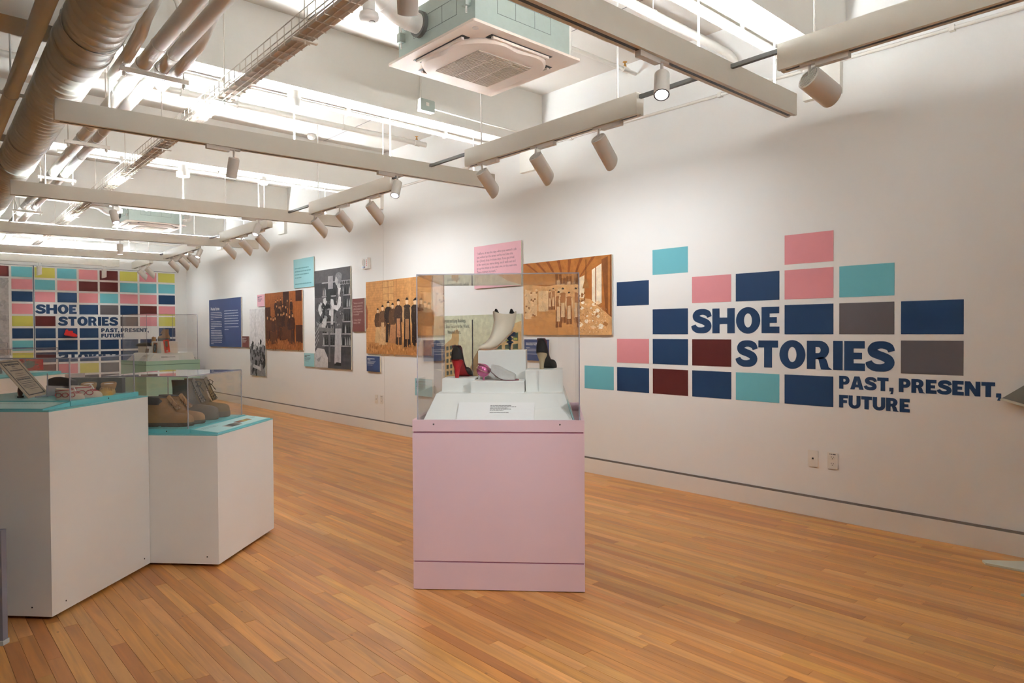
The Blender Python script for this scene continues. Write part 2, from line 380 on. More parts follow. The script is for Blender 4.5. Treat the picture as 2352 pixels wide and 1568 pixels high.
# ------------------------------------------------------------------ mural on the right wall (local x = away from the far end, y = up)
Y0, PX, TW, Z0, PZ, TH = 4.37019, .39484, .35469, 2.04143, .25689, .21571
RM = basis((WX, Y0, 0), (0,-1,0), (0,0,1))
mr = thing('wall_mural', 'colour-block vinyl mural reading shoe stories, large, on the white right wall', 'mural', mat=RM)
def tiles(parent, spec, px, tw, z0, pz, th):
    cache = {}
    for (c, r, k) in spec:
        if k not in cache: cache[k] = MB().box(0, tw, 0, th, 0, .0016).data('colour_tile', TILEM[k])
        o = link('colour_tile', cache[k], parent); o.location = (c*px, z0-r*pz-th, 0)
tiles(mr, [(2,0,'T'),(5,0,'P'),(1,1,'N'),(3,1,'P'),(4,1,'N'),(5,1,'P'),(6,1,'T'),(2,2,'N'),(5,2,'N'),(6,2,'G'),(7,2,'N'),
           (1,3,'P'),(2,3,'N'),(3,3,'M'),(7,3,'G'),(0,4,'T'),(1,4,'N'),(2,4,'M'),(3,4,'N'),(4,4,'T'),(5,4,'N')], PX, TW, Z0, PZ, TH)
word(mr, 'SHOE', Y0-3.186, 1.320, .750, .198, C_NAVY)
word(mr, 'STORIES', Y0-2.786, 1.061, 1.139, .204, C_NAVY)
word(mr, 'PAST, PRESENT,', Y0-2.001, .932, .945, .090, C_NAVY)
word(mr, 'FUTURE', Y0-2.001, .801, .449, .088, C_NAVY)

# ------------------------------------------------------------------ mural on the far wall
KB = BY/24.92828
BX0, BPX, BTW, BZ0, BPZ, BTH = 2.73563*KB, .56951*KB, .51107*KB, 1.35+1.98741*KB, .36584*KB, .3039*KB
FM = basis((BX0, BY-.03, 0), (1,0,0), (0,0,1))
mf = thing('wall_mural', 'floor-to-head-height mural of colour blocks covering the far wall', 'mural', mat=FM)
obj('backing_panel', MB().box(-2*BPX-.02, 7*BPX+BTW+.03, .02, BZ0+.035, -.028, 0), M_WALL, mf)
GR = ['TYTPMYPY', 'PTPMMTTT', 'NPNPTPPN', 'P..NGNMP', 'YM...GPY', 'NNNN...N', 'TNNNNNNN', 'YNNNNNNN', 'YMPYGNMN', 'PYMGGGPG', 'YPYGMNPN']
spec = [(-1, 0, 'M'), (-2, 0, 'T')]
for r, row in enumerate(GR):
    for c, k in enumerate(row):
        if k != '.': spec.append((c, r, k))
tiles(mf, spec, BPX, BTW, BZ0, BPZ, BTH)
word(mf, 'SHOE', BPX+.008, BZ0-3*BPZ-BTH+.008, 2*BPX-(BPX-BTW)-.016, BTH*.93, C_NAVY)
word(mf, 'STORIES', 2*BPX+.008, BZ0-4*BPZ-BTH+.008, 3*BPX-(BPX-BTW)-.016, BTH*.93, C_NAVY)
word(mf, 'PAST, PRESENT,', 4*BPX+.012, BZ0-5*BPZ-BTH+.112, 2.42*BPX, .082, C_NAVY)
word(mf, 'FUTURE', 4*BPX+.012, BZ0-5*BPZ-BTH+.002, 1.15*BPX, .080, C_NAVY)
obj('top_rule', MB().box(-2*BPX-.02, 7*BPX+BTW+.03, BZ0+.030, BZ0+.036, 0, .002), C_NAVY, mf)
obj('panel_joint', MB().box(BTW+.012, BTW+.027, .03, BZ0+.035, 0, .012), pm('joint_steel', (.10,.13,.17), .35, .6), mf)
# grey pattern panel left of the mural
gp = MB(); gp.box(-2*BPX, -.045, .02, BZ0-BPZ+.01, 0, .003, (.50,.47,.47)); rg = random.Random(5)
for k in range(90):
    cx, cy = rg.uniform(-2*BPX+.08, -.10), rg.uniform(.1, BZ0-BPZ-.06); a = rg.uniform(0, 6.28); l = rg.uniform(.06,.10)
    p = [(-1,-.28),(-.6,-.36),(.1,-.30),(.75,-.34),(1,-.22),(.9,.02),(.3,.12),(-.1,.30),(-.3,.72),(-.8,.75),(-.85,.2)]
    gp.poly([(cx+l*(x*cos(a)-y*sin(a)), cy+l*(x*sin(a)+y*cos(a)), .0031+k*.00003) for x, y in p], rg.choice([(.38,.36,.36),(.42,.40,.40),(.35,.33,.34)]))
obj('shoe_pattern_panel', gp, M_PRINT, mf)

# ------------------------------------------------------------------ printed boards on the right wall
def person(mb, cx, y0, h, z, coat=(.05,.03,.02), legs=None, face=(.6,.45,.3), hat=None, skirt=None, apron=None, arms=None, w=1.0, asp=1.0):
    legs = legs or coat; q = h*.11*w*asp; zz = z
    P = lambda pts, c: mb.poly([(cx+x*q, y0+y*h, zz) for x, y in pts], c)
    if skirt:
        P([(-1.5,.02),(1.5,.02),(.75,.52),(-.75,.52)], skirt)
    else:
        P([(-1.05,0),(-.15,0),(0,.42),(-.9,.50)], legs); zz += 5e-5; P([(.15,0),(1.05,0),(.9,.50),(0,.42)], legs)
    zz += 5e-5; P([(-.9,.46),(.9,.46),(1.25,.74),(.95,.82),(.35,.845),(-.35,.845),(-.95,.82),(-1.25,.74)], coat)
    zz += 5e-5; a = arms or coat
    P([(-1.2,.80),(-1.55,.62),(-1.25,.46),(-.9,.50),(-.95,.66),(-.8,.78)], a); zz += 5e-5; P([(1.2,.80),(1.55,.62),(1.25,.46),(.9,.50),(.95,.66),(.8,.78)], a)
    if apron: zz += 5e-5; P([(-.62,.16),(.62,.16),(.55,.56),(-.55,.56)], apron)
    zz += 5e-5; mb.poly([(cx+x*asp*h*.050, y0+h*(.900+y*.065), zz) for x, y in arc(0,0,1,1,0,330,10)], face)
    zz += 5e-5; hc = hat or (.05,.03,.02)
    mb.poly([(cx+x*asp*h*.053, y0+h*(.925+y*.055), zz) for x, y in arc(0,0,1,1,5,175,7)], hc)
    if hat: zz += 5e-5; mb.poly([(cx+x*asp*h*.07, y0+h*(.935+y*.008), zz) for x, y in ((-1,-1),(1,-1),(1,1),(-1,1))], hat)
    return zz
def grit(mb, x0, x1, y0, y1, n, cols, zz, rnd, s0=.002, s1=.006):
    for k in range(n):
        x, y, s, a = rnd.uniform(x0, x1), rnd.uniform(y0, y1), rnd.uniform(s0, s1), rnd.uniform(0, 6.28); c = rnd.choice(cols); m = rnd.uniform(.75, 1.2)
        mb.poly([(min(x1, max(x0, x+s*q*cos(a+i*1.57))), y+s*p*sin(a+i*1.57), zz+k*1e-6) for i, (q, p) in enumerate(((1,1),(.5,1.4),(.9,.7),(.6,1.2)))], tuple(min(1, v*m) for v in c))
def rect(mb, x0, x1, y0, y1, z, c): mb.add([(x0,y0,z),(x1,y0,z),(x1,y1,z),(x0,y1,z)], [(0,1,2,3)], c)
TH_B = .012
def board_panel(name, label, cat, ya, yb, za, zb, face=None, group=None):
    t = thing(name, label, cat, mat=basis((WX-.009, ya, za), (0,-1,0), (0,0,1)), group=group)
    w, h = ya-yb, zb-za
    obj('cleat', MB().box(w*.2, w*.8, h*.4, h*.6, -.0085, 0), pm('cleat_grey', (.4,.39,.37), .7), t)
    obj('board', MB().box(0, w, 0, h, 0, TH_B), pm('board_edge', (.74,.70,.58), .6), t)
    if face: obj('printed_face', MB().box(0.0008, w-.0008, .0008, h-.0008, TH_B, TH_B+.0012), face, t)
    return t, w, h, TH_B+.0016
INK_W = pm('ink_white', (.78,.76,.74), .6); INK_D = pm('ink_dark', (.16,.09,.11), .6); INK_PK = pm('ink_pink', (.62,.46,.42), .6)
F_BLUE = pm('print_blue', (.035,.062,.175), .55); F_MAR = pm('print_brick', (.155,.042,.036), .55); F_PNK = pm('print_pink', (.78,.43,.50), .55); F_TEAL = pm('print_teal', (.30,.57,.61), .55)
rt = random.Random(3)
# caption cards: printed lines too fine to read
def caption(t, w, h, z, dark=False, x=.07):
    c = (.10,.10,.13) if dark else (.66,.64,.64); mb = MB(); y = h*.80
    dashes(mb, w*x, w*.95, y, h*.050, z, c, rt, .62); y -= h*.085; dashes(mb, w*x, w*.95, y, h*.050, z, c, rt, .25); y -= h*.085
    for k, f in enumerate((.70,.62,.55)): dashes(mb, w*x, w*.95, y, h*.028, z, c, rt, f); y -= h*.065
    y -= h*.03; dashes(mb, w*x, w*.95, y, h*.028, z, c, rt, .45)
    obj('caption_text', mb, M_PRINT, t)
t, w, h, z = board_panel('information_sign', 'large navy text panel headed Worker Stories nearest the far corner', 'text panel', 14.596, 12.885, 1.068, 2.011, F_BLUE)
put_text(t, 'Worker Stories', .09, h-.215, z, .085, INK_W, .50, bold=.002)
mb = MB(); y = h*.715
for n, last in ((5,.22),(5,.32),(9,.22)):
    for k in range(n): dashes(mb, .09, w*.43, y, .013, z, (.55,.55,.60), rt, last if k == n-1 else rt.uniform(.93,1)); y -= .0335
    y -= .012
y = h*.735
for k in range(6): dashes(mb, w*.50, w*.93, y, .016, z, (.50,.52,.60), rt, rt.uniform(.93,1)); y -= .050
y -= .012
for f in (1., .3): dashes(mb, w*.50, w*.93, y, .014, z, (.50,.52,.60), rt, f); y -= .052
obj('body_text', mb, M_PRINT, t)
for args, face, dark in ((('caption_card', 'small dark red caption card at the lower corner of the navy text panel', 'caption card', 12.848, 12.525, 1.072, 1.277), F_MAR, False),
                         (('caption_card', 'small pink caption card touching the brown group photograph', 'caption card', 12.121, 11.801, 1.803, 2.016), F_PNK, True),
                         (('caption_card', 'small teal caption card left of the black-and-white worker photograph', 'caption card', 10.280, 9.933, .806, 1.016), F_TEAL, True),
                         (('caption_card', 'small navy caption card beneath the tan group photograph', 'caption card', 8.362, 8.016, .802, 1.014), F_BLUE, False),
                         (('caption_card', 'small teal caption card low on the wall behind the pink pedestal', 'caption card', 7.188, 6.816, .546, .762), F_TEAL, True)):
    t, w, h, z = board_panel(*args, face=face, group='caption cards on the right wall'); caption(t, w, h, z, dark)
t, w, h, z = board_panel('caption_card', 'navy caption card seen through the pink case beneath the factory photograph', 'caption card', 5.184, 4.822, 1.042, 1.260, F_BLUE, 'caption cards on the right wall')
put_text(t, 'Factory Room for Edward Lefavour,\nKimball building, Haverhill', w*.07, h*.80, z, .019, INK_W, w*.68, bold=.0006, lead=.85)
mb = MB(); y = h*.60
for f in (.18,.72,.66,.0,.60): dashes(mb, w*.07, w*.95, y, .006, z, (.60,.59,.62), rt, f); y -= .0165
obj('caption_text', mb, M_PRINT, t)
t, w, h, z = board_panel('quotation_sign', 'pale teal quotation panel above and left of the worker photograph', 'quote panel', 10.630, 9.919, 2.054, 2.518, F_TEAL)
mb = MB(); y = h*.66
for f in (.85,.98,.86,.40,0,1.0): dashes(mb, w*.07, w*.88, y, .018, z, (.13,.30,.33), rt, f); y -= .050
obj('quote_text', mb, M_PRINT, t)
t, w, h, z = board_panel('quotation_sign', 'narrow dark red quotation panel between the worker and tan group photographs', 'quote panel', 8.742, 8.402, 1.349, 1.816, F_MAR)
put_text(t, '"Women march 400\nstrong, Leaders in a\ngreat procession of\nthe striking workers\nin Haverhill."', w*.10, h*.835, z, .036, INK_PK, w*.76, lead=1.1)
put_text(t, '\u2014Boston Herald,\nJanuary 2, 1895', w*.10, h*.33, z, .036, INK_PK, w*.62, lead=1.1)
t, w, h, z = board_panel('quotation_sign', 'pale pink quotation panel above the pink display case', 'quote panel', 5.998, 5.226, 1.823, 2.293, F_PNK)
put_text(t, '"I tell you, it was the days when you wanted a job,\nyou walked up the street and turned into the\nfirst [shoe] shop. In those days, if you got tired\nof the work you were doing, you\'d walk out and\ngo up the street to the next one, or the next one.\nThere\'d always be work."', w*.06, h*.80, z, .037, INK_D, w*.86, lead=1.12)

# black-and-white machine photograph
t, w, h, z = board_panel('photograph', 'tall narrow black-and-white photograph of machinery under a pale wall', 'photograph', 12.474, 11.790, .571, 1.767)
mb = MB(); rect(mb, 0, w, 0, h, TH_B+.0008, (.24,.23,.24)); rect(mb, 0, w, h*.44, h, z, (.74,.72,.73)); rect(mb, w*.36, w*.375, h*.44, h, z+1e-4, (.30,.29,.30))
rect(mb, w*.86, w*.875, h*.55, h*.97, z+1e-4, (.60,.58,.6)); rp = random.Random(8); zz = z+2e-4
for k in range(70):
    x, y = rp.uniform(.02,.98)*w, h*(rp.uniform(.17,.50) if k < 50 else rp.uniform(.02,.22)); s = rp.uniform(.02,.085); g = rp.choice([.02,.03,.05,.015,.25,.5,.08,.04])
    n = rp.randint(3,6); a0 = rp.uniform(0,6)
    mb.poly([(min(w, max(0, x+s*rp.uniform(.5,1)*cos(a0+i*6.28/n))), y+s*1.3*rp.uniform(.5,1)*sin(a0+i*6.28/n), zz) for i in range(n)], (g,g,g*1.03)); zz += 4e-5
for k in range(7): a = k*.9; mb.poly([(w*.68+.075*cos(a)+.008*cos(a+1.6), h*.36+.075*sin(a)+.008*sin(a+1.6), zz), (w*.68-.075*cos(a), h*.36-.075*sin(a), zz), (w*.68+.075*cos(a)-.008*cos(a+1.6), h*.36+.075*sin(a)-.008*sin(a+1.6), zz)], (.03,.03,.03)); zz += 3e-5
mb.poly([(w*.2,h*.12,zz),(w*.75,h*.08,zz),(w*.62,h*.14,zz),(w*.25,h*.17,zz)], (.62,.6,.6))
grit(mb, .01, w-.01, h*.03, h*.46, 420, [(.03,.03,.03),(.06,.06,.06),(.30,.30,.31),(.12,.12,.12),(.5,.5,.5)], zz+3e-4, rp)
obj('photo_print', mb, M_PRINT, t)
# brown group photograph
t, w, h, z = board_panel('photograph', 'reddish-brown photograph of workers crowded on factory steps', 'photograph', 11.771, 10.322, 1.058, 2.021)
mb = MB(); rect(mb, 0, w, 0, h, TH_B+.0008, (.36,.115,.03)); zz = z; rp = random.Random(4)
rect(mb, 0, w, 0, h*.22, zz, (.40,.14,.045)); zz += 1e-4
for k in range(20): rect(mb, w*k/20, w*k/20+.006, h*.20, h, zz, (.22,.06,.02))
zz += 1e-4
for k in range(9): rect(mb, w*.22, w*.52, h*(.60+.04*k), h*(.605+.04*k), zz, (.24,.07,.02))
zz += 1e-4
for a in ((0,.15,.18,.75),(.50,.63,.5,1),(.83,1,.12,.42),(.83,.98,.82,1),(.63,.66,.2,1)): rect(mb, w*a[0], w*a[1], h*a[2], h*a[3], zz, (.05,.014,.008)); zz += 5e-5
for k in range(6): rect(mb, w*.28, w*.62, h*(.18+.055*k), h*(.20+.055*k), zz, (.20,.06,.02)); zz += 3e-5
for cx, y, hh in ((.30,.52,.36),(.36,.56,.34),(.44,.55,.36),(.62,.50,.38),(.72,.50,.38),(.33,.40,.40),(.40,.36,.42),(.50,.38,.42),(.58,.34,.44),(.29,.10,.50),(.37,.20,.46),(.45,.16,.50),(.53,.16,.52),(.60,.18,.48),(.07,.06,.56),(.17,.08,.52),(.24,.08,.50),(.68,.10,.52),(.76,.10,.54)):
    zz = person(mb, w*cx, h*y, h*hh, zz+4e-5, coat=rp.choice([(.055,.018,.010),(.09,.03,.014),(.04,.014,.01)]), face=(.62,.30,.13), hat=rp.choice([None,(.04,.012,.008)]), skirt=rp.choice([None,None,(.11,.035,.015)]), apron=rp.choice([None,None,(.42,.16,.06)]))
grit(mb, w*.02, w*.80, h*.12, h*.86, 700, [(.06,.02,.01),(.10,.035,.015),(.16,.05,.02),(.30,.10,.03),(.42,.17,.06)], zz+3e-4, rp, .002, .0055)
grit(mb, .01, w-.01, h*.01, h*.14, 160, [(.30,.10,.03),(.46,.17,.06)], zz+3e-4, rp, .006, .03)
obj('photo_print', mb, M_PRINT, t)
# black-and-white worker photograph
t, w, h, z = board_panel('photograph', 'tall black-and-white photograph of an apron-clad worker at shoe racks', 'photograph', 9.900, 8.790, .806, 2.285)
mb = MB(); rect(mb, 0, w, 0, h, TH_B+.0008, (.05,.048,.052)); zz = z; rp = random.Random(9)
rect(mb, 0, w*.28, h*.12, h*.72, zz, (.10,.095,.10)); zz += 1e-4; rect(mb, 0, w, 0, h*.14, zz, (.06,.055,.06)); zz += 1e-4
rect(mb, 0, w, h*.87, h, zz, (.09,.085,.09)); zz += 1e-4
for y in (.86,.72,.59,.46,.34,.22): rect(mb, w*.22, w, h*y, h*(y+.012), zz, (.33,.31,.32)); zz += 4e-5
for y in (.735,.61,.475,.355,.235):
    for k in range(14):
        x = w*(.24+.055*k); g = rp.choice([.015,.02,.03,.22,.35]); mb.poly([(x,h*y,zz),(x+.045,h*y,zz),(x+.04,h*(y+.05),zz),(x+.018,h*(y+.085),zz),(x+.004,h*(y+.03),zz)], (g,g,g)); zz += 2e-5
for k in range(6): mb.poly([(w*(.74+.045*k)+.03*cos(a), h*.85+.035*sin(a), zz) for a in [i*.8 for i in range(8)]], (.4,.38,.39)); zz += 2e-5; mb.poly([(w*(.74+.045*k)+.022*cos(a), h*.85+.026*sin(a), zz) for a in [i*.8 for i in range(8)]], (.02,.02,.02)); zz += 2e-5
rect(mb, w*.40, w*.54, h*.80, h*.93, zz, (.30,.28,.29)); zz += 5e-5
for k in range(26):
    x, y = w*rp.uniform(.06,.48), h*rp.uniform(.40,.72); s = rp.uniform(.04,.11); g = rp.choice([.02,.03,.5,.62,.3,.04,.08]); n = rp.randint(4,6)
    mb.poly([(max(0,x+s*rp.uniform(.5,1)*cos(i*6.28/n)), y+s*rp.uniform(.5,1)*sin(i*6.28/n), zz) for i in range(n)], (g,g,g)); zz += 3e-5
mb.poly([(0,h*.42,zz),(w*.55,h*.40,zz),(w*.55,h*.36,zz),(0,h*.38,zz)], (.16,.15,.15)); zz += 5e-5
rect(mb, w*.40, w*.45, h*.06, h*.37, zz, (.12,.115,.12)); zz += 5e-5
for k in range(4): mb.poly([(w*.0,h*(.2+.05*k),zz),(w*.12,h*(.30+.04*k),zz),(w*.13,h*(.29+.04*k),zz),(0,h*(.18+.05*k),zz)], (.30,.29,.3)); zz += 3e-5
mb.poly([(0,0,zz),(w*.38,0,zz),(w*.38,h*.10,zz),(w*.28,h*.19,zz),(w*.08,h*.20,zz),(0,h*.15,zz)], (.52,.50,.50)); zz += 5e-5
mb.poly([(w*.05,h*.08,zz),(w*.2,h*.12,zz),(w*.12,h*.05,zz)], (.30,.29,.29)); zz += 5e-5
# the worker
mb.poly([(w*.56,h*.05,zz),(w*.74,h*.05,zz),(w*.76,h*.45,zz),(w*.60,h*.46,zz)], (.42,.40,.41)); zz += 5e-5
mb.poly([(w*.66,h*.05,zz),(w*.67,h*.05,zz),(w*.68,h*.45,zz),(w*.665,h*.45,zz)], (.2,.19,.2)); zz += 5e-5
mb.poly([(w*.55,h*.03,zz),(w*.74,h*.03,zz),(w*.74,h*.06,zz),(w*.62,h*.065,zz)], (.015,.015,.015)); zz += 5e-5
mb.poly([(w*.58,h*.40,zz),(w*.78,h*.40,zz),(w*.82,h*.60,zz),(w*.82,h*.76,zz),(w*.74,h*.82,zz),(w*.66,h*.81,zz),(w*.62,h*.66,zz)], (.10,.095,.10)); zz += 5e-5
for k in range(34): x, y = w*rp.uniform(.61,.79), h*rp.uniform(.41,.76); mb.poly([(x,y,zz),(x+.022,y+.008,zz),(x+.012,y+.028,zz),(x-.006,y+.02,zz)], (.30,.28,.29) if k % 2 else (.03,.03,.03)); zz += 2e-5
mb.poly([(w*.68,h*.81,zz),(w*.76,h*.80,zz),(w*.70,h*.70,zz)], (.62,.60,.60)); zz += 5e-5
mb.poly([(w*.70,h*.72,zz),(w*.76,h*.71,zz),(w*.75,h*.62,zz),(w*.66,h*.575,zz),(w*.55,h*.60,zz),(w*.55,h*.635,zz),(w*.65,h*.63,zz)], (.60,.58,.58)); zz += 5e-5
mb.poly([(w*.47,h*.44,zz),(w*.54,h*.44,zz),(w*.56,h*.62,zz),(w*.49,h*.62,zz)], (.45,.43,.44)); zz += 5e-5
mb.poly([(w*.48,h*.70,zz),(w*.55,h*.69,zz),(w*.58,h*.63,zz),(w*.53,h*.60,zz),(w*.47,h*.65,zz)], (.55,.53,.53)); zz += 5e-5
mb.poly([(w*.66,h*.80,zz),(w*.74,h*.81,zz),(w*.745,h*.87,zz),(w*.65,h*.87,zz)], (.40,.38,.38)); zz += 5e-5
mb.poly([(w*.70+w*.090*cos(a)*(1+.12*sin(3*a)), h*.900+h*.058*sin(a), zz) for a in [i*.35 for i in range(18)]], (.20,.19,.20)); zz += 5e-5
for k in range(40): a = rp.uniform(0,6.28); q = rp.uniform(.2,.95); x, y = w*.70+w*.085*q*cos(a), h*.900+h*.054*q*sin(a); mb.poly([(x,y,zz),(x+.008,y-.03,zz),(x+.012,y-.03,zz)], rp.choice([(.32,.31,.31),(.10,.10,.10),(.42,.41,.41)])); zz += 1e-5
mb.poly([(w*.600,h*.872,zz),(w*.615,h*.845,zz),(w*.64,h*.828,zz),(w*.675,h*.835,zz),(w*.675,h*.885,zz),(w*.645,h*.915,zz),(w*.615,h*.91,zz)], (.40,.38,.38)); zz += 5e-5
grit(mb, .01, w*.56, h*.2, h*.74, 420, [(.02,.02,.02),(.05,.05,.05),(.22,.21,.22),(.48,.46,.47)], zz+3e-4, rp, .002, .0055)
grit(mb, w*.76, w-.01, h*.2, h*.84, 200, [(.02,.02,.02),(.10,.1,.1),(.3,.3,.3)], zz+3e-4, rp, .002, .0055)
obj('photo_print', mb, M_PRINT, t)
# tan group photograph
t, w, h, z = board_panel('photograph', 'tan photograph of men in hats and women in aprons before clapboards', 'photograph', 8.362, 6.827, 1.048, 2.030)
mb = MB(); rect(mb, 0, w, 0, h, TH_B+.0008, (.62,.31,.115)); zz = z; rp = random.Random(6)
for k in range(26): rect(mb, 0, w, h*(.14+.033*k), h*(.1425+.033*k), zz, (.48,.22,.075))
zz += 5e-5; rect(mb, 0, w, 0, h*.16, zz, (.52,.24,.08)); zz += 5e-5
rect(mb, w*.28, w*.46, h*.62, h*.985, zz, (.40,.19,.07)); zz += 5e-5; rect(mb, w*.285, w*.455, h*.63, h*.98, zz, (.66,.36,.14)); zz += 5e-5
for y in (.72,.81,.90): rect(mb, w*.28, w*.46, h*y, h*y+.006, zz, (.36,.16,.06))
rect(mb, w*.365, w*.372, h*.62, h*.98, zz, (.36,.16,.06)); zz += 5e-5
rect(mb, w*.50, w*.505, h*.2, h, zz, (.46,.21,.075)); rect(mb, w*.66, w*.72, h*.16, h, zz, (.66,.34,.13)); zz += 5e-5
mb.poly([(0,h*.34,zz),(w*.025,h*.36,zz),(w*.03,h*.6,zz),(w*.01,h*.68,zz),(0,h*.69,zz)], (.33,.10,.04)); zz += 5e-5
BK, DK, LT = (.030,.016,.012), (.10,.045,.02), (.60,.37,.18)
for cx, y, hh, kw in ((.86,.22,.56,dict(coat=BK,hat=BK)),(.77,.20,.58,dict(coat=BK)),(.20,.18,.50,dict(coat=DK,skirt=(.62,.40,.20))),(.28,.15,.57,dict(coat=(.16,.075,.035),skirt=(.64,.40,.20),apron=(.66,.42,.22))),(.37,.20,.57,dict(coat=BK,hat=(.05,.025,.015))),
                       (.44,.18,.56,dict(coat=DK,skirt=(.46,.22,.10))),(.53,.17,.62,dict(coat=(.06,.03,.02),hat=BK,apron=(.5,.24,.12))),(.66,.14,.66,dict(coat=(.05,.03,.02),legs=BK,arms=LT,apron=(.40,.20,.09))),(.79,.15,.64,dict(coat=BK,hat=BK)),(.92,.14,.60,dict(coat=BK,skirt=(.3,.14,.06))),(.975,.14,.58,dict(coat=(.14,.06,.03),skirt=(.55,.30,.14)))):
    zz = person(mb, w*cx, h*(y-.04), h*hh, zz+4e-5, face=(.80,.56,.34), w=1.05, **kw)
grit(mb, w*.14, w-.01, h*.16, h*.62, 520, [(.035,.018,.012),(.09,.04,.02),(.20,.10,.045),(.5,.28,.13)], zz+3e-4, rp, .002, .0055)
grit(mb, .01, w-.01, h*.01, h*.13, 200, [(.44,.19,.06),(.58,.29,.11)], zz+3e-4, rp, .006, .03)
obj('photo_print', mb, M_PRINT, t)
# orange factory room photograph
t, w, h, z = board_panel('photograph', 'wide orange photograph of a factory room with windows and workbench', 'photograph', 5.192, 4.018, 1.306, 2.041)
mb = MB(); rect(mb, 0, w, 0, h, TH_B+.0008, (.55,.24,.07)); zz = z; rp = random.Random(12)
Pf = lambda pts, c: mb.poly([(w*x, h*y, zz) for x, y in pts], c)
Pf([(0,1),(1,1),(.70,.72),(.28,.66),(0,.72)], (.42,.155,.035)); zz += 5e-5
for k in range(7): Pf([(.02+.13*k,1),(.055+.13*k,1),(.36+.045*k,.68),(.35+.045*k,.68)], (.27,.085,.02)); zz += 3e-5
Pf([(.0,.72),(.28,.66),(.62,.70),(.62,.30),(.28,.36),(0,.22)], (.72,.40,.17)); zz += 5e-5
Pf([(0,0),(.60,0),(.62,.30),(.30,.40),(0,.24)], (.62,.30,.10)); zz += 5e-5
for x0, x1, y0, y1 in ((.02,.10,.22,.62),(.10,.17,.26,.60),(.19,.31,.32,.60),(.42,.47,.36,.62)): rect(mb, w*x0, w*x1, h*y0, h*y1, zz, (.80,.55,.30)); zz += 3e-5
for k in range(24): x, y = rp.uniform(.01,.16), rp.uniform(.22,.62); rect(mb, w*x, w*(x+.022), h*y, h*(y+.022), zz, rp.choice([(.35,.14,.04),(.85,.62,.38)])); zz += 2e-5
for cx, y, hh in ((.43,.10,.50),(.48,.16,.48),(.55,.14,.44),(.33,.34,.28),(.37,.34,.30)): zz = person(mb, w*cx, h*y, h*hh, zz+3e-5, coat=(.45,.18,.06), face=(.75,.45,.22), apron=(.80,.56,.32), arms=(.78,.52,.28), legs=(.26,.09,.03))
Pf([(.62,.72),(1,1.0),(1,.20),(.62,.36)], (.40,.14,.032)); zz += 5e-5
Pf([(.80,.83),(.90,.90),(.90,.40),(.80,.42)], (.86,.74,.56)); zz += 4e-5; Pf([(.835,.86),(.845,.865),(.845,.41),(.835,.41)], (.32,.11,.03)); zz += 4e-5
Pf([(.66,.74),(.72,.77),(.72,.44),(.66,.43)], (.84,.68,.46)); zz += 4e-5
Pf([(.90,.95),(1,1),(1,.20),(.94,.30)], (.22,.075,.02)); zz += 4e-5; Pf([(.965,.98),(.985,.99),(.985,.25),(.965,.27)], (.42,.16,.04)); zz += 4e-5
Pf([(.60,.50),(.78,.46),(1,.22),(1,0),(.60,0)], (.66,.36,.15)); zz += 4e-5
for k in range(40):
    x, y = rp.uniform(.62,.98), rp.uniform(.03,.42); y = min(y, .46-.55*max(0, x-.76)); s = rp.uniform(.02,.06); n = rp.randint(4,6); c = rp.choice([(.86,.72,.52),(.80,.58,.34),(.88,.78,.62),(.40,.17,.05),(.62,.34,.13)])
    mb.poly([(min(w,w*x+s*.8*rp.uniform(.5,1)*cos(i*6.28/n)), max(0,h*y+s*.5*rp.uniform(.5,1)*sin(i*6.28/n)), zz) for i in range(n)], c); zz += 3e-5
for k in range(16): x, y = w*rp.uniform(.60,.72), h*rp.uniform(.42,.52); mb.poly([(x,y,zz),(x+.03,y+.01,zz),(x+.012,y+.03,zz)], (.28,.11,.03)); zz += 2e-5
Pf([(.735,.97),(.74,.97),(.74,.72),(.735,.72)], (.18,.06,.015)); zz += 4e-5; Pf([(.70,.60),(.775,.60),(.76,.67),(.745,.72),(.728,.72),(.715,.67)], (.34,.15,.045)); zz += 4e-5
Pf([(.645,.9),(.648,.9),(.648,.78),(.645,.78)], (.2,.07,.02)); zz += 4e-5; Pf([(.63,.74),(.665,.74),(.655,.785),(.64,.785)], (.5,.25,.09)); zz += 4e-5
grit(mb, w*.40, w*.62, h*.10, h*.62, 220, [(.40,.16,.05),(.78,.52,.28),(.60,.32,.12),(.28,.10,.03)], zz+3e-4, rp, .002, .0055)
grit(mb, w*.60, w*.95, h*.02, h*.34, 420, [(.88,.76,.58),(.80,.58,.34),(.42,.18,.06),(.66,.38,.16),(.30,.11,.03)], zz+3e-4, rp, .002, .0055)
grit(mb, .005, w*.40, h*.2, h*.64, 260, [(.80,.56,.32),(.55,.27,.09),(.40,.16,.05)], zz+3e-4, rp, .002, .0055)
obj('photo_print', mb, M_PRINT, t)
# postcard panel
t, w, h, z = board_panel('photograph', 'coloured postcard panel of tall brick factory buildings behind the pink case', 'postcard panel', 6.782, 5.226, .592, 1.529)
mb = MB(); rect(mb, 0, w, 0, h, TH_B+.0008, (.60,.62,.46)); zz = z
Pf = lambda pts, c: mb.poly([(w*x, h*y, zz) for x, y in pts], c)
Pf([(0,0),(1,0),(1,.30),(.55,.28),(.42,.26),(0,.24)], (.32,.30,.26)); zz += 5e-5
Pf([(0,.08),(.10,.08),(.10,.30),(0,.32)], (.25,.25,.27)); zz += 4e-5; Pf([(0,.32),(.1,.32),(.1,.66),(.04,.7),(0,.66)], (.06,.08,.12)); zz += 4e-5
Pf([(.10,.10),(.30,.16),(.31,.70),(.285,.79),(.25,.79),(.235,.72),(.10,.60)], (.55,.38,.18)); zz += 5e-5
Pf([(.30,.16),(.345,.24),(.345,.55),(.315,.64),(.31,.70)], (.06,.055,.05)); zz += 5e-5
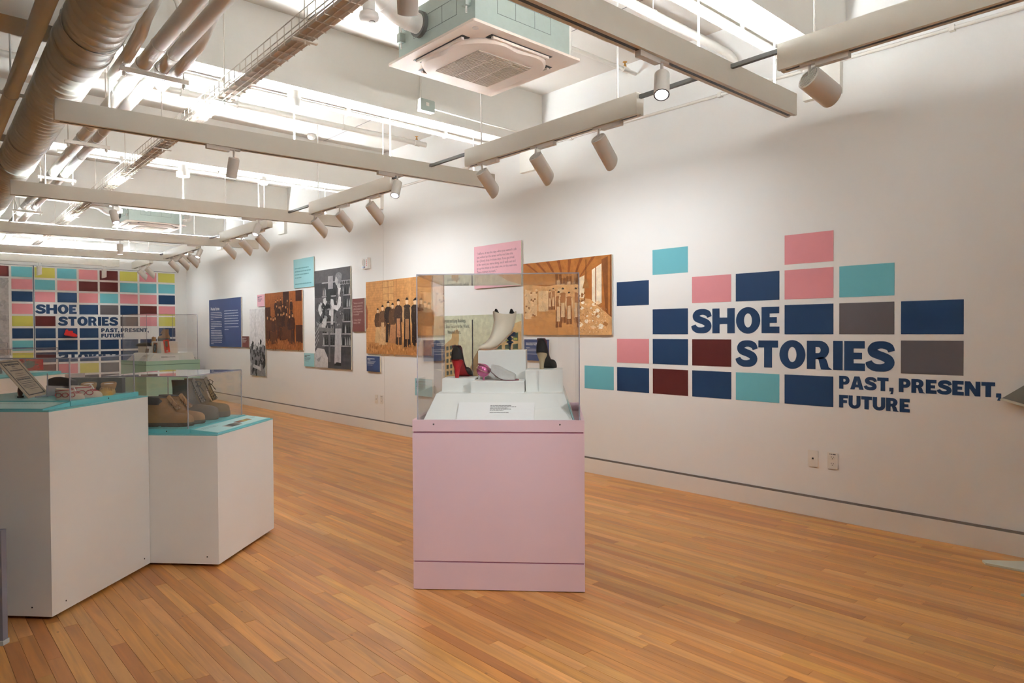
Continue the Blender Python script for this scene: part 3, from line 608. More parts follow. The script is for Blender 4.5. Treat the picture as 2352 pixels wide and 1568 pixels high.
Pf([(.225,.60),(.32,.68),(.32,.80),(.30,.83),(.235,.79)], (.50,.34,.16)); zz += 5e-5
for i in range(4):
    for j in range(6):
        x = .118+.045*i; y = .16+.078*j+.012*i; Pf([(x,y),(x+.028,y+.006),(x+.028,y+.056),(x,y+.05)], (.06,.085,.075)); zz += 1e-5
Pf([(.42,.24),(.56,.16),(1,.05),(1,.92),(.86,.86),(.60,.66),(.50,.50)], (.58,.40,.19)); zz += 5e-5
Pf([(.42,.24),(.56,.16),(.565,.62),(.50,.50)], (.24,.18,.10)); zz += 5e-5
for i in range(5):
    for j in range(6):
        x = .585+.083*i; k0 = .055+.006*i; y = .16+.10*j*(1+.06*i)-.02*i
        if y+k0 < .60+.10*i: Pf([(x,y),(x+.05,y-.006),(x+.05,y+k0+.012),(x,y+k0)], (.05,.085,.06)); zz += 1e-5; Pf([(x+.006,y+.008),(x+.044,y+.004),(x+.044,y+.03),(x+.006,y+.03)], (.42,.44,.10)); zz += 1e-5
for i in range(9): Pf([(.43+.014*i,.27),(.436+.014*i,.27),(.48+.010*i,.46+.014*i),(.476+.010*i,.46+.014*i)], (.42,.29,.14)); zz += 1e-5
Pf([(.60,.62),(.74,.63),(.74,.69),(.60,.66)], (.20,.05,.04)); zz += 4e-5; mb.poly([(w*.715+.06*cos(a), h*.56+.07*sin(a), zz) for a in [i*.6 for i in range(11)]], (.22,.06,.05)); zz += 4e-5
rect(mb, w*.475, w*.486, h*.26, h*.945, zz, (.07,.07,.08)); zz += 4e-5
rp = random.Random(2); grit(mb, w*.10, w*.34, h*.10, h*.70, 160, [(.50,.34,.16),(.60,.43,.22),(.40,.27,.12)], zz+3e-4, rp, .002, .0055)
grit(mb, w*.57, w-.01, h*.06, h*.60, 220, [(.52,.36,.17),(.62,.45,.23),(.42,.28,.12)], zz+3e-4, rp, .002, .0055)
obj('photo_print', mb, M_PRINT, t)
INK_K = pm('ink_black', (.10,.11,.10), .6)
put_text(t, 'Burgess and Lang Buildings,\nLargest Shoe Factory in the World,\nHaverhill, Mass.', w*.262, h*.915, z+.001, .062, INK_K, w*.37, 'CENTER', 1.05)
# fire alarm speaker, outlets
def plate(label, yc, zc, kind):
    t = thing('wall_outlet', label, 'outlet', mat=basis((WX, yc+.036, zc-.0585), (0,-1,0), (0,0,1)), group='outlet plates on the right wall')
    obj('cover_plate', MB().prism([(0,.004,0),(.004,0,0),(.068,0,0),(.072,.004,0),(.072,.113,0),(.068,.117,0),(.004,.117,0),(0,.113,0)], (0,0,.006)), pm('plate_cream', (.78,.74,.68), .4), t)
    if kind:
        for y in (.036, .081):
            o = obj('socket', MB().prism([(.036+.017*x, y+.017*yy, .006) for x, yy in arc(0,0,1,.82,0,345,16)], (0,0,.002)), pm('plate_cream', (.78,.74,.68), .4), t)
            for dx in (-.007, .007): obj('slot', MB().box(.036+dx-.0013, .036+dx+.0013, y-.001, y+.008, .008, .0086), M_BLACK, o)
            obj('slot', MB().box(.0335, .0385, y-.0105, y-.0055, .008, .0086), M_BLACK, o)
        mb = MB(); dashes(mb, .014, .058, .101, .006, .0063, (.12,.12,.12), rt, 1); obj('printed_tag', mb, M_PRINT, t)
    else: obj('jack', MB().box(.030,.042,.052,.064,.006,.0072), M_BLACK, t)
plate('blank cream jack plate below the colour-block mural, left of the pair', 2.183, .419, 0)
plate('cream double socket plate below the colour-block mural, right of the pair', 2.044, .420, 1)
plate('cream jack plate left of the pink pedestal near the wall base, left of two', 8.143, .431, 0)
plate('cream double socket plate left of the pink pedestal near the wall base, right of two', 8.010, .431, 1)
t = thing('fire_alarm', 'white wall-mounted fire alarm sounder above the dark red quotation panel', 'alarm', mat=basis((WX, 8.43, 2.215), (0,-1,0), (0,0,1)))
obj('housing', MB().box(0,.155,0,.150,0,.045), M_HEAD, t); obj('speaker_grille', MB().prism([(.055+.04*cos(a), .085+.05*sin(a), .045) for a in [i*.42 for i in range(15)]], (0,0,.004)), pm('alarm_grille', (.62,.58,.54), .6), t)
obj('strobe', MB().box(.03,.085,.010,.030,.045,.062), pm('strobe_lens', (.30,.36,.50), .15), t); mb = MB()
for k in range(4): rect(mb, .118,.135,.035+.024*k,.052+.024*k,.0455,(.6,.08,.05))
obj('printed_mark', mb, M_PRINT, t)
t = thing('wall_conduit', 'thin white conduit running along the top of the right wall', 'conduit', (WX-.02, 0, 3.205))
obj('pipe', MB().cyl((0,.6,0),(0,14.6,0),.012,n=10), M_PIPE, t, 40)
for k in range(9): obj('strap', MB().box(-.016,.02,1.3+k*1.6,1.33+k*1.6,-.018,.018), M_PIPE, t)
# ------------------------------------------------------------------ suspended track rails
ZR, RH, RW = 2.69, .135, .068
def rail(label, p0, p1, rods, canopies=(), up=True, group=None):
    p0, p1 = Vector(p0), Vector(p1); d = p1-p0; L = d.length; a = math.atan2(d.y, d.x)
    t = thing('track_rail', label, 'track rail', (p0.x, p0.y, ZR), a, group)
    b = MB().box(0, L, -RW/2, RW/2, .004, RH-.036 if up else RH)
    if up: b.box(0, L, -RW/2, -RW/2+.004, RH-.036, RH).box(0, L, RW/2-.004, RW/2, RH-.036, RH).box(0, .02, -RW/2, RW/2, RH-.036, RH).box(L-.02, L, -RW/2, RW/2, RH-.036, RH)
    b.box(0, L, -RW/2, -.011, 0, .004); b.box(0, L, .011, RW/2, 0, .004)
    obj('profile', b, M_RAIL, t)
    obj('track_slot', MB().box(.03, L-.03, -.011, .011, .0006, .004), M_BLACK, t)
    if up: obj('uplight_lens', MB().loft([[(x, q, RH-.027+w) for q, w in ((-.024,0),(-.022,.016),(-.014,.028),(0,.033),(.014,.028),(.022,.016),(.024,0))] for x in (.32, L-.22)]), M_UP, t)
    for x in rods: obj('hanger_rod', MB().cyl((x,0,RH),(x,0,(3.13 if x in canopies else 3.2)-ZR if up else CZ-ZR),.0065,n=8), M_HEAD, t, 40)
    for x in canopies:
        obj('canopy', MB().lathe([(.002,3.075-ZR),(.066,3.075-ZR),(.068,3.082-ZR),(.068,3.125-ZR),(.05,3.13-ZR),(.05,3.2-ZR),(.002,3.2-ZR)], 22, (x,0,0)), M_HEAD, t, 40)
    return t
ORD = ['nearest', 'second', 'third', 'fourth', 'fifth', 'sixth']
LR = [((.82,2.05),(4.24,2.02)), ((.80,5.15),(4.26,4.93)), ((.90,8.15),(4.33,7.98)), ((.92,11.20),(4.44,10.93)), ((.90,14.07),(4.47,13.80)), ((.3,15.55),(3.49,15.62))]
LAB = ['long white ceiling rail crossing at upper right in front of the air conditioner',
       'long white ceiling rail second from the camera, its left end over the spiral duct',
       'long white ceiling rail third from the camera', 'long white ceiling rail fourth from the camera, in front of the far air conditioner',
       'long white ceiling rail fifth from the camera', 'shorter long rail closest to the far wall mural, uppermost behind the others']
for k, (p0, p1) in enumerate(LR):
    L = (Vector(p1)-Vector(p0)).length
    rail(LAB[k], p0, p1, (.97+.026*p0[1]-p0[0], 1.55, 2.38, L-.22) if k < 5 else (.3, 1.5, 2.9), (1.55,) if k < 5 else (), True, 'long rails under the beams')
    # feeder conduit on the beam soffit
    if k < 5:
        y = BEAMY[k+1]+.20
        c = thing('soffit_conduit', 'white conduit clipped under the %s ceiling beam from the camera' % ORD[k], 'conduit', (LX, y, 3.165), group='conduits under the beams')
        obj('pipe', MB().cyl((4.88,0,0),(8.1,0,0),.019,n=10), M_PIPE, c, 40)
        for j in range(3): obj('clip', MB().box(5.45+j*1.0-.012,5.45+j*1.0+.012,-.026,.026,-.024,.035), M_PIPE, c)
        obj('end_box', MB().lathe([(.002,-.05),(.042,-.05),(.042,.035),(.002,.035)], 18, (8.1,0,0)), M_HEAD, c, 40)
rail('added fill-light rail, unseen behind the camera, parallel to the others', (.82,-.93), (4.24,-.95), (.28,1.55,2.38,3.2), (1.55,), True, 'long rails under the beams')  # unseen uplit rail added to fill the faces turned to the camera
SX = lambda y: 3.42+.026*y
SR = [(-.6, 1.71), (2.63, 4.40), (5.57, 7.35), (8.58, 10.42), (11.57, 13.5), (14.5, 15.95)]
SLAB = ['short rail along the right wall nearest the camera, running out at the upper right corner', 'short rail along the right wall in front of the near air conditioner',
        'short rail along the right wall, third from the camera', 'short rail along the right wall, fourth from the camera', 'short rail along the right wall, fifth from the camera', 'short rail along the right wall closest to the far mural']
for k, (a, b) in enumerate(SR):
    L = b-a
    rail(SLAB[k], (SX(a), a), (SX(b), b), (.18, .9 if k == 4 else L-.18), (), False, 'short rails along the right wall')
    if k < 5:
        a2 = SR[k+1][0]; n = thing('cable_link', 'thin dark track joining the short rails across the %s gap' % ORD[k], 'track', (0,0,ZR+.10), group='dark links between short rails')
        obj('strip', MB().obox((SX(b)-.012, b, 0), (.024,0,0), (SX(a2)-SX(b), a2-b, 0), (0,0,.022)), pm('dark_track', (.10,.10,.095), .5), n)

# ------------------------------------------------------------------ lamp heads
def ring_at(o, d, r, n=20, sl=0., b=None):
    d = Vector(d).normalized(); b = Vector(b) if b is not None else d.orthogonal().normalized(); b = (b-d*b.dot(d)).normalized(); c = d.cross(b)
    return [Vector(o)+b*(r*cos(2*pi*i/n))+c*(r*sin(2*pi*i/n))-d*(sl*r*cos(2*pi*i/n)) for i in range(n)]
def head_proto(name, d, r, L, sl, power, along, lens_vis, spot=80, blend=.8):
    """lamp head: local origin on the rail underside; along = rail direction in plan."""
    t = thing(name, None, None); d = Vector(d).normalized(); al = Vector(along).normalized(); sd = Vector((-al.y, al.x, 0))
    dk = MB().obox(-al*.02-sd*.017+Vector((0,0,-.028)), al*.16, sd*.034, (0,0,.028)); dk.obox(-al*.10-sd*.013+Vector((0,0,-.012)), al*.08, sd*.026, (0,0,.012))
    obj('adapter', dk, M_HEAD, t)
    j = -al*.055; top = j+Vector((0,0,-.055))
    obj('stem', MB().cyl(j+Vector((0,0,-.01)), top+Vector((0,0,-.012)), .0075, n=10), M_HEAD, t, 40)
    bd = d.cross(Vector((0,1,0))) if abs(d.y) < .3 else d.orthogonal()
    wall = Vector((.88,0,.47)) if sl else bd
    o = top+Vector((0,0,-.02))-d*.01
    m = MB(); m.loft([ring_at(o, d, r*.86, 24, 0, wall), ring_at(o+d*.004, d, r, 24, 0, wall), ring_at(o+d*L, d, r, 24, sl, wall)], caps=False)
    m.loft([ring_at(o+d*L, d, r*.93, 24, sl, wall), ring_at(o+d*(L-.03), d, r*.88, 24, sl, wall)], caps=False)
    m.loft([ring_at(o+d*L, d, r, 24, sl, wall), ring_at(o+d*L, d, r*.93, 24, sl, wall)], caps=False)
    body = obj('body', m, M_HEAD, t, 35)
    v = MB()
    for k in range(9):
        q = -.7+.175*k; hw = sqrt(1-q*q)*.8
        b = (wall-d*wall.dot(d)).normalized(); c = d.cross(b)
        v.obox(o+d*.001+b*(q*r-.0025)-c*(hw*r), b*.0045, c*(2*hw*r), -d*.003)
    obj('vent_cap', MB().loft([ring_at(o+d*.002, d, r*.86, 24, 0, wall), ring_at(o+d*.003, d, .002, 24, 0, wall)], caps=False), pm('vent_grey', (.30,.29,.28), .6), body)
    obj('vent_fins', v, M_HEAD, body)
    obj('trim_ring', MB().loft([ring_at(o+d*(L+.0005), d, r*1.005, 24, sl, wall), ring_at(o+d*(L+.0008), d, r*.85, 24, sl, wall)], caps=False), M_BLACK if lens_vis else M_HEAD, body, 40)
    obj('lens', MB().add(ring_at(o+d*(L-.012), d, r*.86, 24, sl, wall), [tuple(range(24))]), M_LENS, body)
    ld = bpy.data.lights.new('lamp', 'SPOT'); ld.energy = power; ld.color = LIGHT_COL; ld.spot_size = radians(spot); ld.spot_blend = blend; ld.shadow_soft_size = r*.8
    lo = bpy.data.objects.new('lamp_light', ld); COL.objects.link(lo); lo.parent = t
    aim = (d+Vector((.17,0,-.08))).normalized() if sl else d
    p = o+d*(L+.012*0+.02+r*sl*1.0); lo.matrix_local = Matrix.Translation(p) @ (-aim).to_track_quat('Z', 'Y').to_matrix().to_4x4()
    return t
WD = (.70, .0, -.71)
washer = head_proto('wall_washer', WD, .052, .20, .62, WASH_W, (0,-1,0), False, 150, 1.0)
first = {'w': washer}
WL = ['first', 'second', 'third']
def place(proto, x, y, label, cat, group, rz=0., scale=1.):
    o = proto if not proto.get('used') else copy_tree(proto)
    if proto.get('used') is None: proto['used'] = 1
    o.location = (x, y, ZR); o.rotation_euler = (0,0,rz); o.scale = (scale,)*3
    return tag(o, label, cat, group)
RN = {0: 'on the rail running out at upper right', 1: 'on the short rail by the near air conditioner', 2: 'on the third short wall rail', 3: 'on the fourth short wall rail', 4: 'on the fifth short wall rail', 5: 'on the short wall rail nearest the mural'}
for k, ys in {1: (4.16, 3.53, 2.92), 2: (7.22, 6.61, 5.96), 3: (10.19, 9.55, 8.93), 4: (13.1, 12.5, 11.98), 5: (15.4, 14.78)}.items():
    for i, y in enumerate(ys):
        wo = place(washer, SX(y), y, 'slanted white wall-washer lamp, %s from left, %s' % (WL[i], RN[k]), 'spotlight', 'wall washers on the short rails')
        for ch in wo.children:
            if ch.type == 'LIGHT': ch.data = ch.data.copy(); ch.data.energy = WASH_W*(1, 1, 1, .85, .6, .45)[k]
far = head_proto('track_spotlight', (0,.10,-.99), .043, .17, .35, SPOT_W*.16, (1,0,0), False, 120, .9)
big = head_proto('wall_washer', (.80,-.30,-.42), .062, .17, .25, WASH_W*.22, (0,-1,0), True, 110, .9)
big.location = (SX(1.48), 1.50, ZR); tag(big, 'large single white wall-washer lamp at upper right, lens edge glowing', 'spotlight', 'wall washers on the short rails')
def spot(d, x, k, label, pw=1.):
    p0, p1 = LR[k]; y = p0[1]+(p1[1]-p0[1])*(x-p0[0])/(p1[0]-p0[0])
    t = head_proto('track_spotlight', d, .038, .145, 0, SPOT_W*pw, (-1,0,0), True, 62, .7); t.location = (x+.02, y, ZR)
    return tag(t, label, 'spotlight', 'small spotlights on the long rails')
spot((-.42,-.28,-.86), 2.80, 0, 'small white spotlight with bright lens on the nearest long rail, below the rail junction')
spot((.35,.50,-.79), 1.30, 0, 'small white spotlight cut by the top edge left of the near air conditioner')
spot((-.04,.30,-.95), 1.82, 1, 'small white spotlight pointing straight down from the second long rail')
spot((-.40,-.28,-.87), 3.17, 1, 'small white spotlight tilted left with bright lens on the second long rail')
spot((.12,-.45,-.88), 1.69, 2, 'small white spotlight with dark-ringed bright lens on the third long rail')
spot((-.42,-.25,-.87), 3.20, 2, 'small tilted spotlight near the right end of the third long rail')
spot((0,-.05,-1), 2.42, 3, 'small spotlight pointing down from the fourth long rail')
spot((-.42,-.25,-.87), 3.50, 3, 'small tilted spotlight near the right end of the fourth long rail')
for x, d, q, lab in ((1.85, (.10,.80,-.45), 3.8, 'added fill spotlight, unseen behind the camera, aimed at the pink pedestal'), (1.2, (-.18,.90,-.42), 1.9, 'added fill spotlight, unseen behind the camera, aimed at the left plinths')):  # two unseen spots added as front fill for pedestal and plinths
    t = head_proto('track_spotlight', d, .038, .145, 0, SPOT_W*q, (-1,0,0), True, 75, 1.0); t.location = (x, -.935, ZR); tag(t, lab, 'spotlight', 'small spotlights on the long rails')
for i, x in enumerate((2.20, 3.275)):
    o = place(far, x, 15.58, 'white lamp hanging in front of the far mural, %s of two' % ('left', 'right')[i], 'spotlight', 'lamps washing the far mural', radians(0)); o.location = (x, 15.58, ZR)

# ------------------------------------------------------------------ ceiling cassette air conditioners
def cassette(label, x, y):
    t = thing('air_conditioner', label, 'air conditioner', (x, y, 3.2), group='ceiling cassette units')
    A = .475
    rr = lambda a, r, z, n=6: [(sx*(a-r)+r*cos(q), sy*(a-r)+r*sin(q), z) for sx, sy, q0 in ((1,1,0),(-1,1,pi/2),(-1,-1,pi),(1,-1,3*pi/2)) for q in [q0+pi/2*i/n for i in range(n+1)]]
    body = obj('casing', MB().box(-.42,.42,-.42,.42,.03,.33), M_GALV, t)
    sc = MB()
    for sx, sy in ((0,-1),(-1,0)):
        for a, b, c, d in ((-.24,.24,.245,.248),(-.24,.24,.135,.138),(-.24,-.237,.135,.248),(.237,.24,.135,.248),(-.085,-.082,.135,.248),(.085,.088,.135,.248)):
            if sy: sc.box(a,b,-.4212,-.42,c,d)
            else: sc.box(-.4212,-.42,a,b,c,d)
    obj('scored_outline', sc, pm('score_dark', (.16,.18,.17), .6), body)
    for sx, sy in ((-1,-1),(1,-1),(-1,1),(1,1)):
        obj('hanger_rod', MB().cyl((sx*.44,sy*.36,.10),(sx*.44,sy*.36,CZ-3.2),.006,n=8), M_HEAD, t, 40)
        obj('hanger_bracket', MB().box(sx*.44-.022,sx*.44+.022,sy*.36-.02,sy*.36+.02,.14,.20), M_GALV, t)
    obj('fascia', MB().loft([rr(A,.012,.006), rr(A,.012,.022), rr(A-.03,.012,.03)]), M_ACW, t, 30)
    # lower intake panel with soft wavy outline
    def wav(a, z, n=96):
        out = []
        for i in range(n):
            q = 2*pi*i/n; e = 4.2; rad = a/((abs(cos(q))**e+abs(sin(q))**e)**(1/e)); rad *= 1+.035*cos(8*q)*(-1); out.append((rad*cos(q), rad*sin(q), z))
        return out
    obj('intake_panel', MB().loft([wav(.365,.006), wav(.372,-.006), wav(.360,-.026), wav(.345,-.030)]), M_ACW, t, 40)
    obj('grille_panel', MB().box(-.235,.235,-.235,.235,-.0335,-.029), M_GRILLE, t)
    g = MB()
    for k in range(30): g.box(-.235,.235,-.235+k*.0162,-.235+k*.0162+.0085,-.0375,-.0335)
    for xx in (-.08,.08): g.box(xx-.004,xx+.004,-.235,.235,-.0380,-.0335)
    obj('grille_slats', g, pm('slat_tan', (.55,.46,.37), .6), t)['kind'] = 'stuff'
    for i, (sx, sy) in enumerate(((1,0),(-1,0),(0,1),(0,-1))):
        f = lambda a0,a1,b0,b1,z0,z1: MB().box(*( (min(sx*b0,sx*b1),max(sx*b0,sx*b1),a0,a1) if sx else (a0,a1,min(sy*b0,sy*b1),max(sy*b0,sy*b1)) ), z0, z1)
        obj('air_slot', f(-.27,.27,.340,.402,.0035,.0065), M_BLACK, t)
        obj('louvre', f(-.25,.25,.372,.392,-.012,.004), M_ACW, t)
    obj('receiver', MB().lathe([(.001,.001),(.02,.002),(.021,.006)],16,(-.40,-.40,0)), pm('receiver_grey', (.55,.50,.46), .4), t)
    return t
ac = cassette('near ceiling air conditioner with wide pink-beige fascia below a grey-green casing', 3.095, 3.67)
cassette('far ceiling air conditioner partly hidden above the fourth long rail', 3.42, 13.15)
for nm, x, y, lab in (('flexible_duct', 3.095, 3.67, 'white elbow duct entering the left side of the near air conditioner'), ('flexible_duct', 3.42, 13.15, 'pale elbow duct entering the left side of the far air conditioner')):
    d = thing(nm, lab, 'duct', (x, y, 3.2), group='ducts to the cassette units')
    obj('collar', MB().cyl((-.45,.15,.20),(-.421,.15,.20),.085,n=22), pm('collar_dark', (.14,.14,.13), .8), d, 40)
    pts = [(-.44,.15,.20),(-.52,.15,.205),(-.60,.16,.225),(-.67,.17,.27),(-.74,.17,.31),(-.95,.17,.33),(-1.15,.17,.33)]
    obj('elbow', MB().tube(pts, .066, 20), M_PIPE, d, 40)
    for p, q in ((pts[1],pts[2]),(pts[3],pts[4])): obj('joint_ring', MB().cyl(Vector(p)-(Vector(q)-Vector(p)).normalized()*.008, Vector(p)+(Vector(q)-Vector(p)).normalized()*.008, .0685, n=20), M_PIPE, d, 40)
    e = thing('drain_pipe', 'white drain pipe elbow on the right side of the %s air conditioner' % ('near' if y < 5 else 'far'), 'pipe', (x, y, 3.2), group='drain pipes at the cassette units')
    obj('pipe', MB().tube([(.42,-.22,.15),(.56,-.22,.15)],.018,12), M_PIPE, e, 40)
    obj('elbow', MB().tube([(.55,-.22,.15),(.585,-.22,.150),(.612,-.22,.165),(.622,-.22,.195),(.622,-.22,.42),(.622,-.22,.50)],.027,14), M_PIPE, e, 40)

# ------------------------------------------------------------------ spiral duct and pipes along the left
LXY = lambda x0, y: x0+.026*y
t = thing('spiral_duct', 'big taupe spiral duct running along the upper left', 'duct', (0,0,3.06))
mb = MB(); rings = []; y = -1.5
while y < 15.9:
    for dy, r in ((0,.150),(.012,.1565),(.024,.150),(.105,.150)):
        rings.append([(LXY(.76,y+dy)+r*cos(2*pi*i/28), y+dy+.030*sin(2*pi*i/28+.6), r*sin(2*pi*i/28)) for i in range(28)])
    y += .108
mb.loft(rings); obj('duct_shell', mb, M_DUCT, t, 50)
for y in (4.72, 8.3, 11.6): obj('joint_collar', MB().cyl((LXY(.76,y),y-.03,0),(LXY(.76,y),y+.03,0),.162,n=28), M_DUCT, t, 40)
for y in (1.6, 4.4, 7.3, 10.2, 13.2):
    x = LXY(.76,y); obj('hanger_strap', MB().loft([[(x+.157*cos(a), y-.015, .157*sin(a)),(x+.157*cos(a), y+.015, .157*sin(a)),(x+.160*cos(a), y+.015, .160*sin(a)),(x+.160*cos(a), y-.015, .160*sin(a))] for a in [i*2*pi/24 for i in range(25)]]), M_DUCT, t, 40)
t = thing('supply_pipe', 'thinner taupe pipe left of the spiral duct with clamp hangers', 'pipe', (0,0,3.05))
obj('pipe', MB().cyl((LXY(.52,-1.5),-1.5,0),(LXY(.52,15.9),15.9,0),.045,n=18), M_DUCT, t, 40)
for y in (2.85, 3.55, 6.0, 9.0, 12.0):
    x = LXY(.52,y); obj('clamp', MB().cyl((x,y-.022,0),(x,y+.022,0),.052,n=18), M_DUCT, t, 40); obj('clamp_ear', MB().box(x-.082,x+.082,y-.012,y+.012,-.010,.010), M_DUCT, t)
    obj('clamp_rod', MB().cyl((x,y,.05),(x,y,CZ-3.05),.006,n=8), M_DUCT, t)
PIPES = [(1.07, .042, 'left'), (1.175, .038, 'right')]
for x0, r, side in PIPES:
    t = thing('insulated_pipe', 'white jacketed pipe running to the back, %s of the pair on trapeze hangers' % side, 'pipe', (0,0,3.005), group='jacketed pipes beside the duct')
    obj('jacket', MB().cyl((LXY(x0,-1.5),-1.5,0),(LXY(x0,15.6),15.6,0),r,n=18), M_INSUL, t, 40)
    for k in range(16): y = -.9+k*1.03+x0; obj('jacket_band', MB().cyl((LXY(x0,y),y-.012,0),(LXY(x0,y),y+.012,0),r+.0025,n=18), M_INSUL, t, 40)
t = thing('branch_pipe', 'short jacketed pipe bending up, left of the pair over the nearest trapeze', 'pipe', (0,0,3.005), group='short jacketed branch pipes')
obj('jacket', MB().tube([(1.10,5.0,0),(1.088,4.6,0),(1.075,4.25,.02),(1.07,4.12,.07),(1.10,4.02,.16),(1.12,3.98,.30),(1.12,3.97,.70)],.034,16), M_INSUL, t, 40)
t = thing('branch_pipe', 'short jacketed pipe bending up, right of the pair over the nearest trapeze', 'pipe', (0,0,3.005), group='short jacketed branch pipes')
obj('jacket', MB().tube([(1.385,5.0,0),(1.378,4.5,0),(1.37,4.2,.02),(1.372,4.08,.07),(1.39,3.99,.16),(1.40,3.95,.30),(1.40,3.94,.70)],.036,16), M_INSUL, t, 40)
for k, (y, xa, xb) in enumerate(((4.66,1.06,1.45),(6.72,1.115,1.445),(8.42,1.16,1.49),(10.9,1.22,1.55),(13.4,1.29,1.62))):
    t = thing('trapeze_hanger', 'pale strut trapeze under the jacketed pipes, %s from the camera' % ORD[k], 'hanger', (xa, y, 2.93), group='strut trapezes carrying the pipes')
    b = MB().box(0, xb-xa, -.018, .018, 0, .028); obj('strut', b, M_WIRE, t)
    sl = MB()
    for j in range(int((xb-xa)/.05)-1): sl.box(.03+j*.05,.055+j*.05,-.006,.006,-.0006,.0)
    obj('strut_slots', sl, M_BLACK, t)['kind'] = 'stuff'
    for x in (.025, xb-xa-.025):
        obj('rod', MB().cyl((x,0,-.03),(x,0,CZ-2.93),.005,n=8), M_WIRE, t); obj('nut', MB().cyl((x,0,-.022),(x,0,0),.011,n=6), M_WIRE, t)
    for x0, r, s in PIPES: obj('pipe_clamp', MB().cyl((LXY(x0,y)-xa,y-y-.016,.075),(LXY(x0,y)-xa,.016,.075),r+.005,n=18), M_WIRE, t, 40)

# ------------------------------------------------------------------ wire basket tray
TX = lambda y: 1.57+.026*y
ty0, ty1, tz, tw_, th_ = -1.4, 15.3, 2.95, .105, .110
t = thing('cable_tray', 'white wire basket cable tray with brown underside running to the back', 'cable tray', (0,0,tz))
u = MB().tube([(0,0,th_),(0,0,0),(tw_,0,0),(tw_,0,th_*.30)], .0034, 6).data('cross_wire', M_WIRE, 50)
n = int((ty1-ty0)/.10)
for k in range(n):
    y = ty0+k*.10
    if y < 2.3: continue
    o = link('cross_wire', u, t); o.location = (TX(y), y, 0)
for dx, dz in ((0,th_),(0,th_*.5),(.035,-.004),(.07,-.004),(tw_,th_*.30),(0,th_*.25)):
    obj('long_wire', MB().cyl((TX(ty0)+dx,ty0,dz),(TX(ty1)+dx,ty1,dz),.0034,n=6), M_WIRE, t)
obj('liner', MB().obox((TX(ty0)+.004,ty0,.003),(tw_-.008,0,0),(TX(ty1)-TX(ty0),ty1-ty0,0),(0,0,.018)), M_TRAYB, t)
for k in range(3): obj('cable', MB().cyl((TX(ty0)+.02+.03*k,ty0,.028),(TX(ty1)+.02+.03*k,ty1,.028),.007,n=8), M_PIPE, t)
for y in (3.55, 4.85, 6.45, 7.85, 9.4, 11.0, 12.6, 14.0):
    obj('support_bar', MB().box(TX(y)-.02,TX(y)+tw_+.02,y-.012,y+.012,-.012,-.005), M_WIRE, t); obj('support_rod', MB().cyl((TX(y)+tw_/2,y,-.03),(TX(y)+tw_/2,y,CZ-tz),.0045,n=8), M_WIRE, t)

# ------------------------------------------------------------------ sprinkler pipes, conduits, sensors
def xpipe(label, y, z, r, xa, xb, heads=(), bend=None, group='pipes across the bays'):
    t = thing('ceiling_pipe', label, 'pipe', (0, y, z), group=group); pts = [(xa,0,0),(xb,0,0)]
    if bend: pts = [(xa,0,0),(xb-.25,0,0),(xb-.10,.0,-.004),(xb-.02,.0,-.03),(xb+.03,0,-.09),(xb+.05,0,-.16)]
    obj('pipe', MB().tube(pts, r, 14), M_PIPE, t, 40)
    for x in (1.4, 2.6, 3.75):
        obj('hanger_ring', MB().cyl((x-.008,0,0),(x+.008,0,0),r+.004,n=16), M_PIPE, t, 40); obj('hanger_rod', MB().cyl((x,0,r),(x,0,CZ-z),.004,n=6), M_PIPE, t)
    for x in heads:
        obj('tee', MB().cyl((x-.035,0,0),(x+.035,0,0),r+.008,n=14), M_PIPE, t, 40)
        hd = obj('sprinkler_head', MB().lathe([(.002,r),(.014,r),(.012,r+.02),(.006,r+.03),(.006,r+.042),(.02,r+.046),(.02,r+.049),(.002,r+.05)],14,(x,0,0)), M_BRASS, t, 40)
xpipe('thick white pipe crossing the nearest bay, bending down by the right wall', 2.72, 3.42, .030, LX, 4.78, (), True)
xpipe('thin sprinkler pipe with brass head in the nearest bay beside the wall', 3.74, 3.60, .017, LX, 4.9, (4.75,))
xpipe('sprinkler pipe with brass head behind the second long rail', 6.85, 3.60, .030, LX, 4.85, (2.1, 4.72))
xpipe('sprinkler pipe with brass head behind the third long rail', 9.75, 3.60, .030, LX, 4.85, (4.7,))
xpipe('sprinkler pipe low behind the fourth long rail', 12.7, 3.60, .026, LX, 4.85, (4.7,))
xpipe('sprinkler pipe along the far wall above the mural', 15.6, 3.20, .022, LX, 4.85, ())
xpipe('thin pipe along the far wall above the mural', 15.9, 3.05, .014, LX, 4.85, ())
for k, (y, x) in enumerate(((4.9, 1.48), (7.87, 1.52), (10.85, 1.56), (13.75, 1.6))):
    t = thing('flexible_conduit', 'pale curved conduit dropping to the cable tray, %s from the camera' % ORD[k], 'conduit', (x, y, 3.3), group='curved conduits over the cable tray')
    obj('conduit', MB().tube([(-.42,-.03,.33),(-.2,-.03,.34),(-.09,-.03,.31),(-.03,-.03,.24),(0,-.03,.14),(.005,-.03,0),(.005,-.03,-.02)],.013,10), M_PIPE, t, 40)
    obj('sleeve', MB().cyl((.005,-.03,-.10),(.005,-.03,.06),.017,n=12), M_PIPE, t, 40)
t = thing('junction_box', 'grey-faced junction box on the beam left of the near short rail', 'junction box', (3.40, 4.93, 3.243))
obj('box', MB().box(0,.145,-.06,0,0,.10), M_PIPE, t); obj('cover', MB().prism([(.008,-.06,.0),(.138,-.06,0),(.145,-.06,.01),(.145,-.06,.092),(.138,-.06,.10),(.008,-.06,.10),(0,-.06,.092),(0,-.06,.01)],(0,-.004,0)), M_GALV, t)
obj('conduit', MB().tube([(.145,-.02,.05),(.7,-.012,.045),(1.45,-.012,.042)],.008,8), M_PIPE, t); obj('knockout', MB().box(.055,.085,-.0655,-.064,.045,.075), M_HEAD, t)
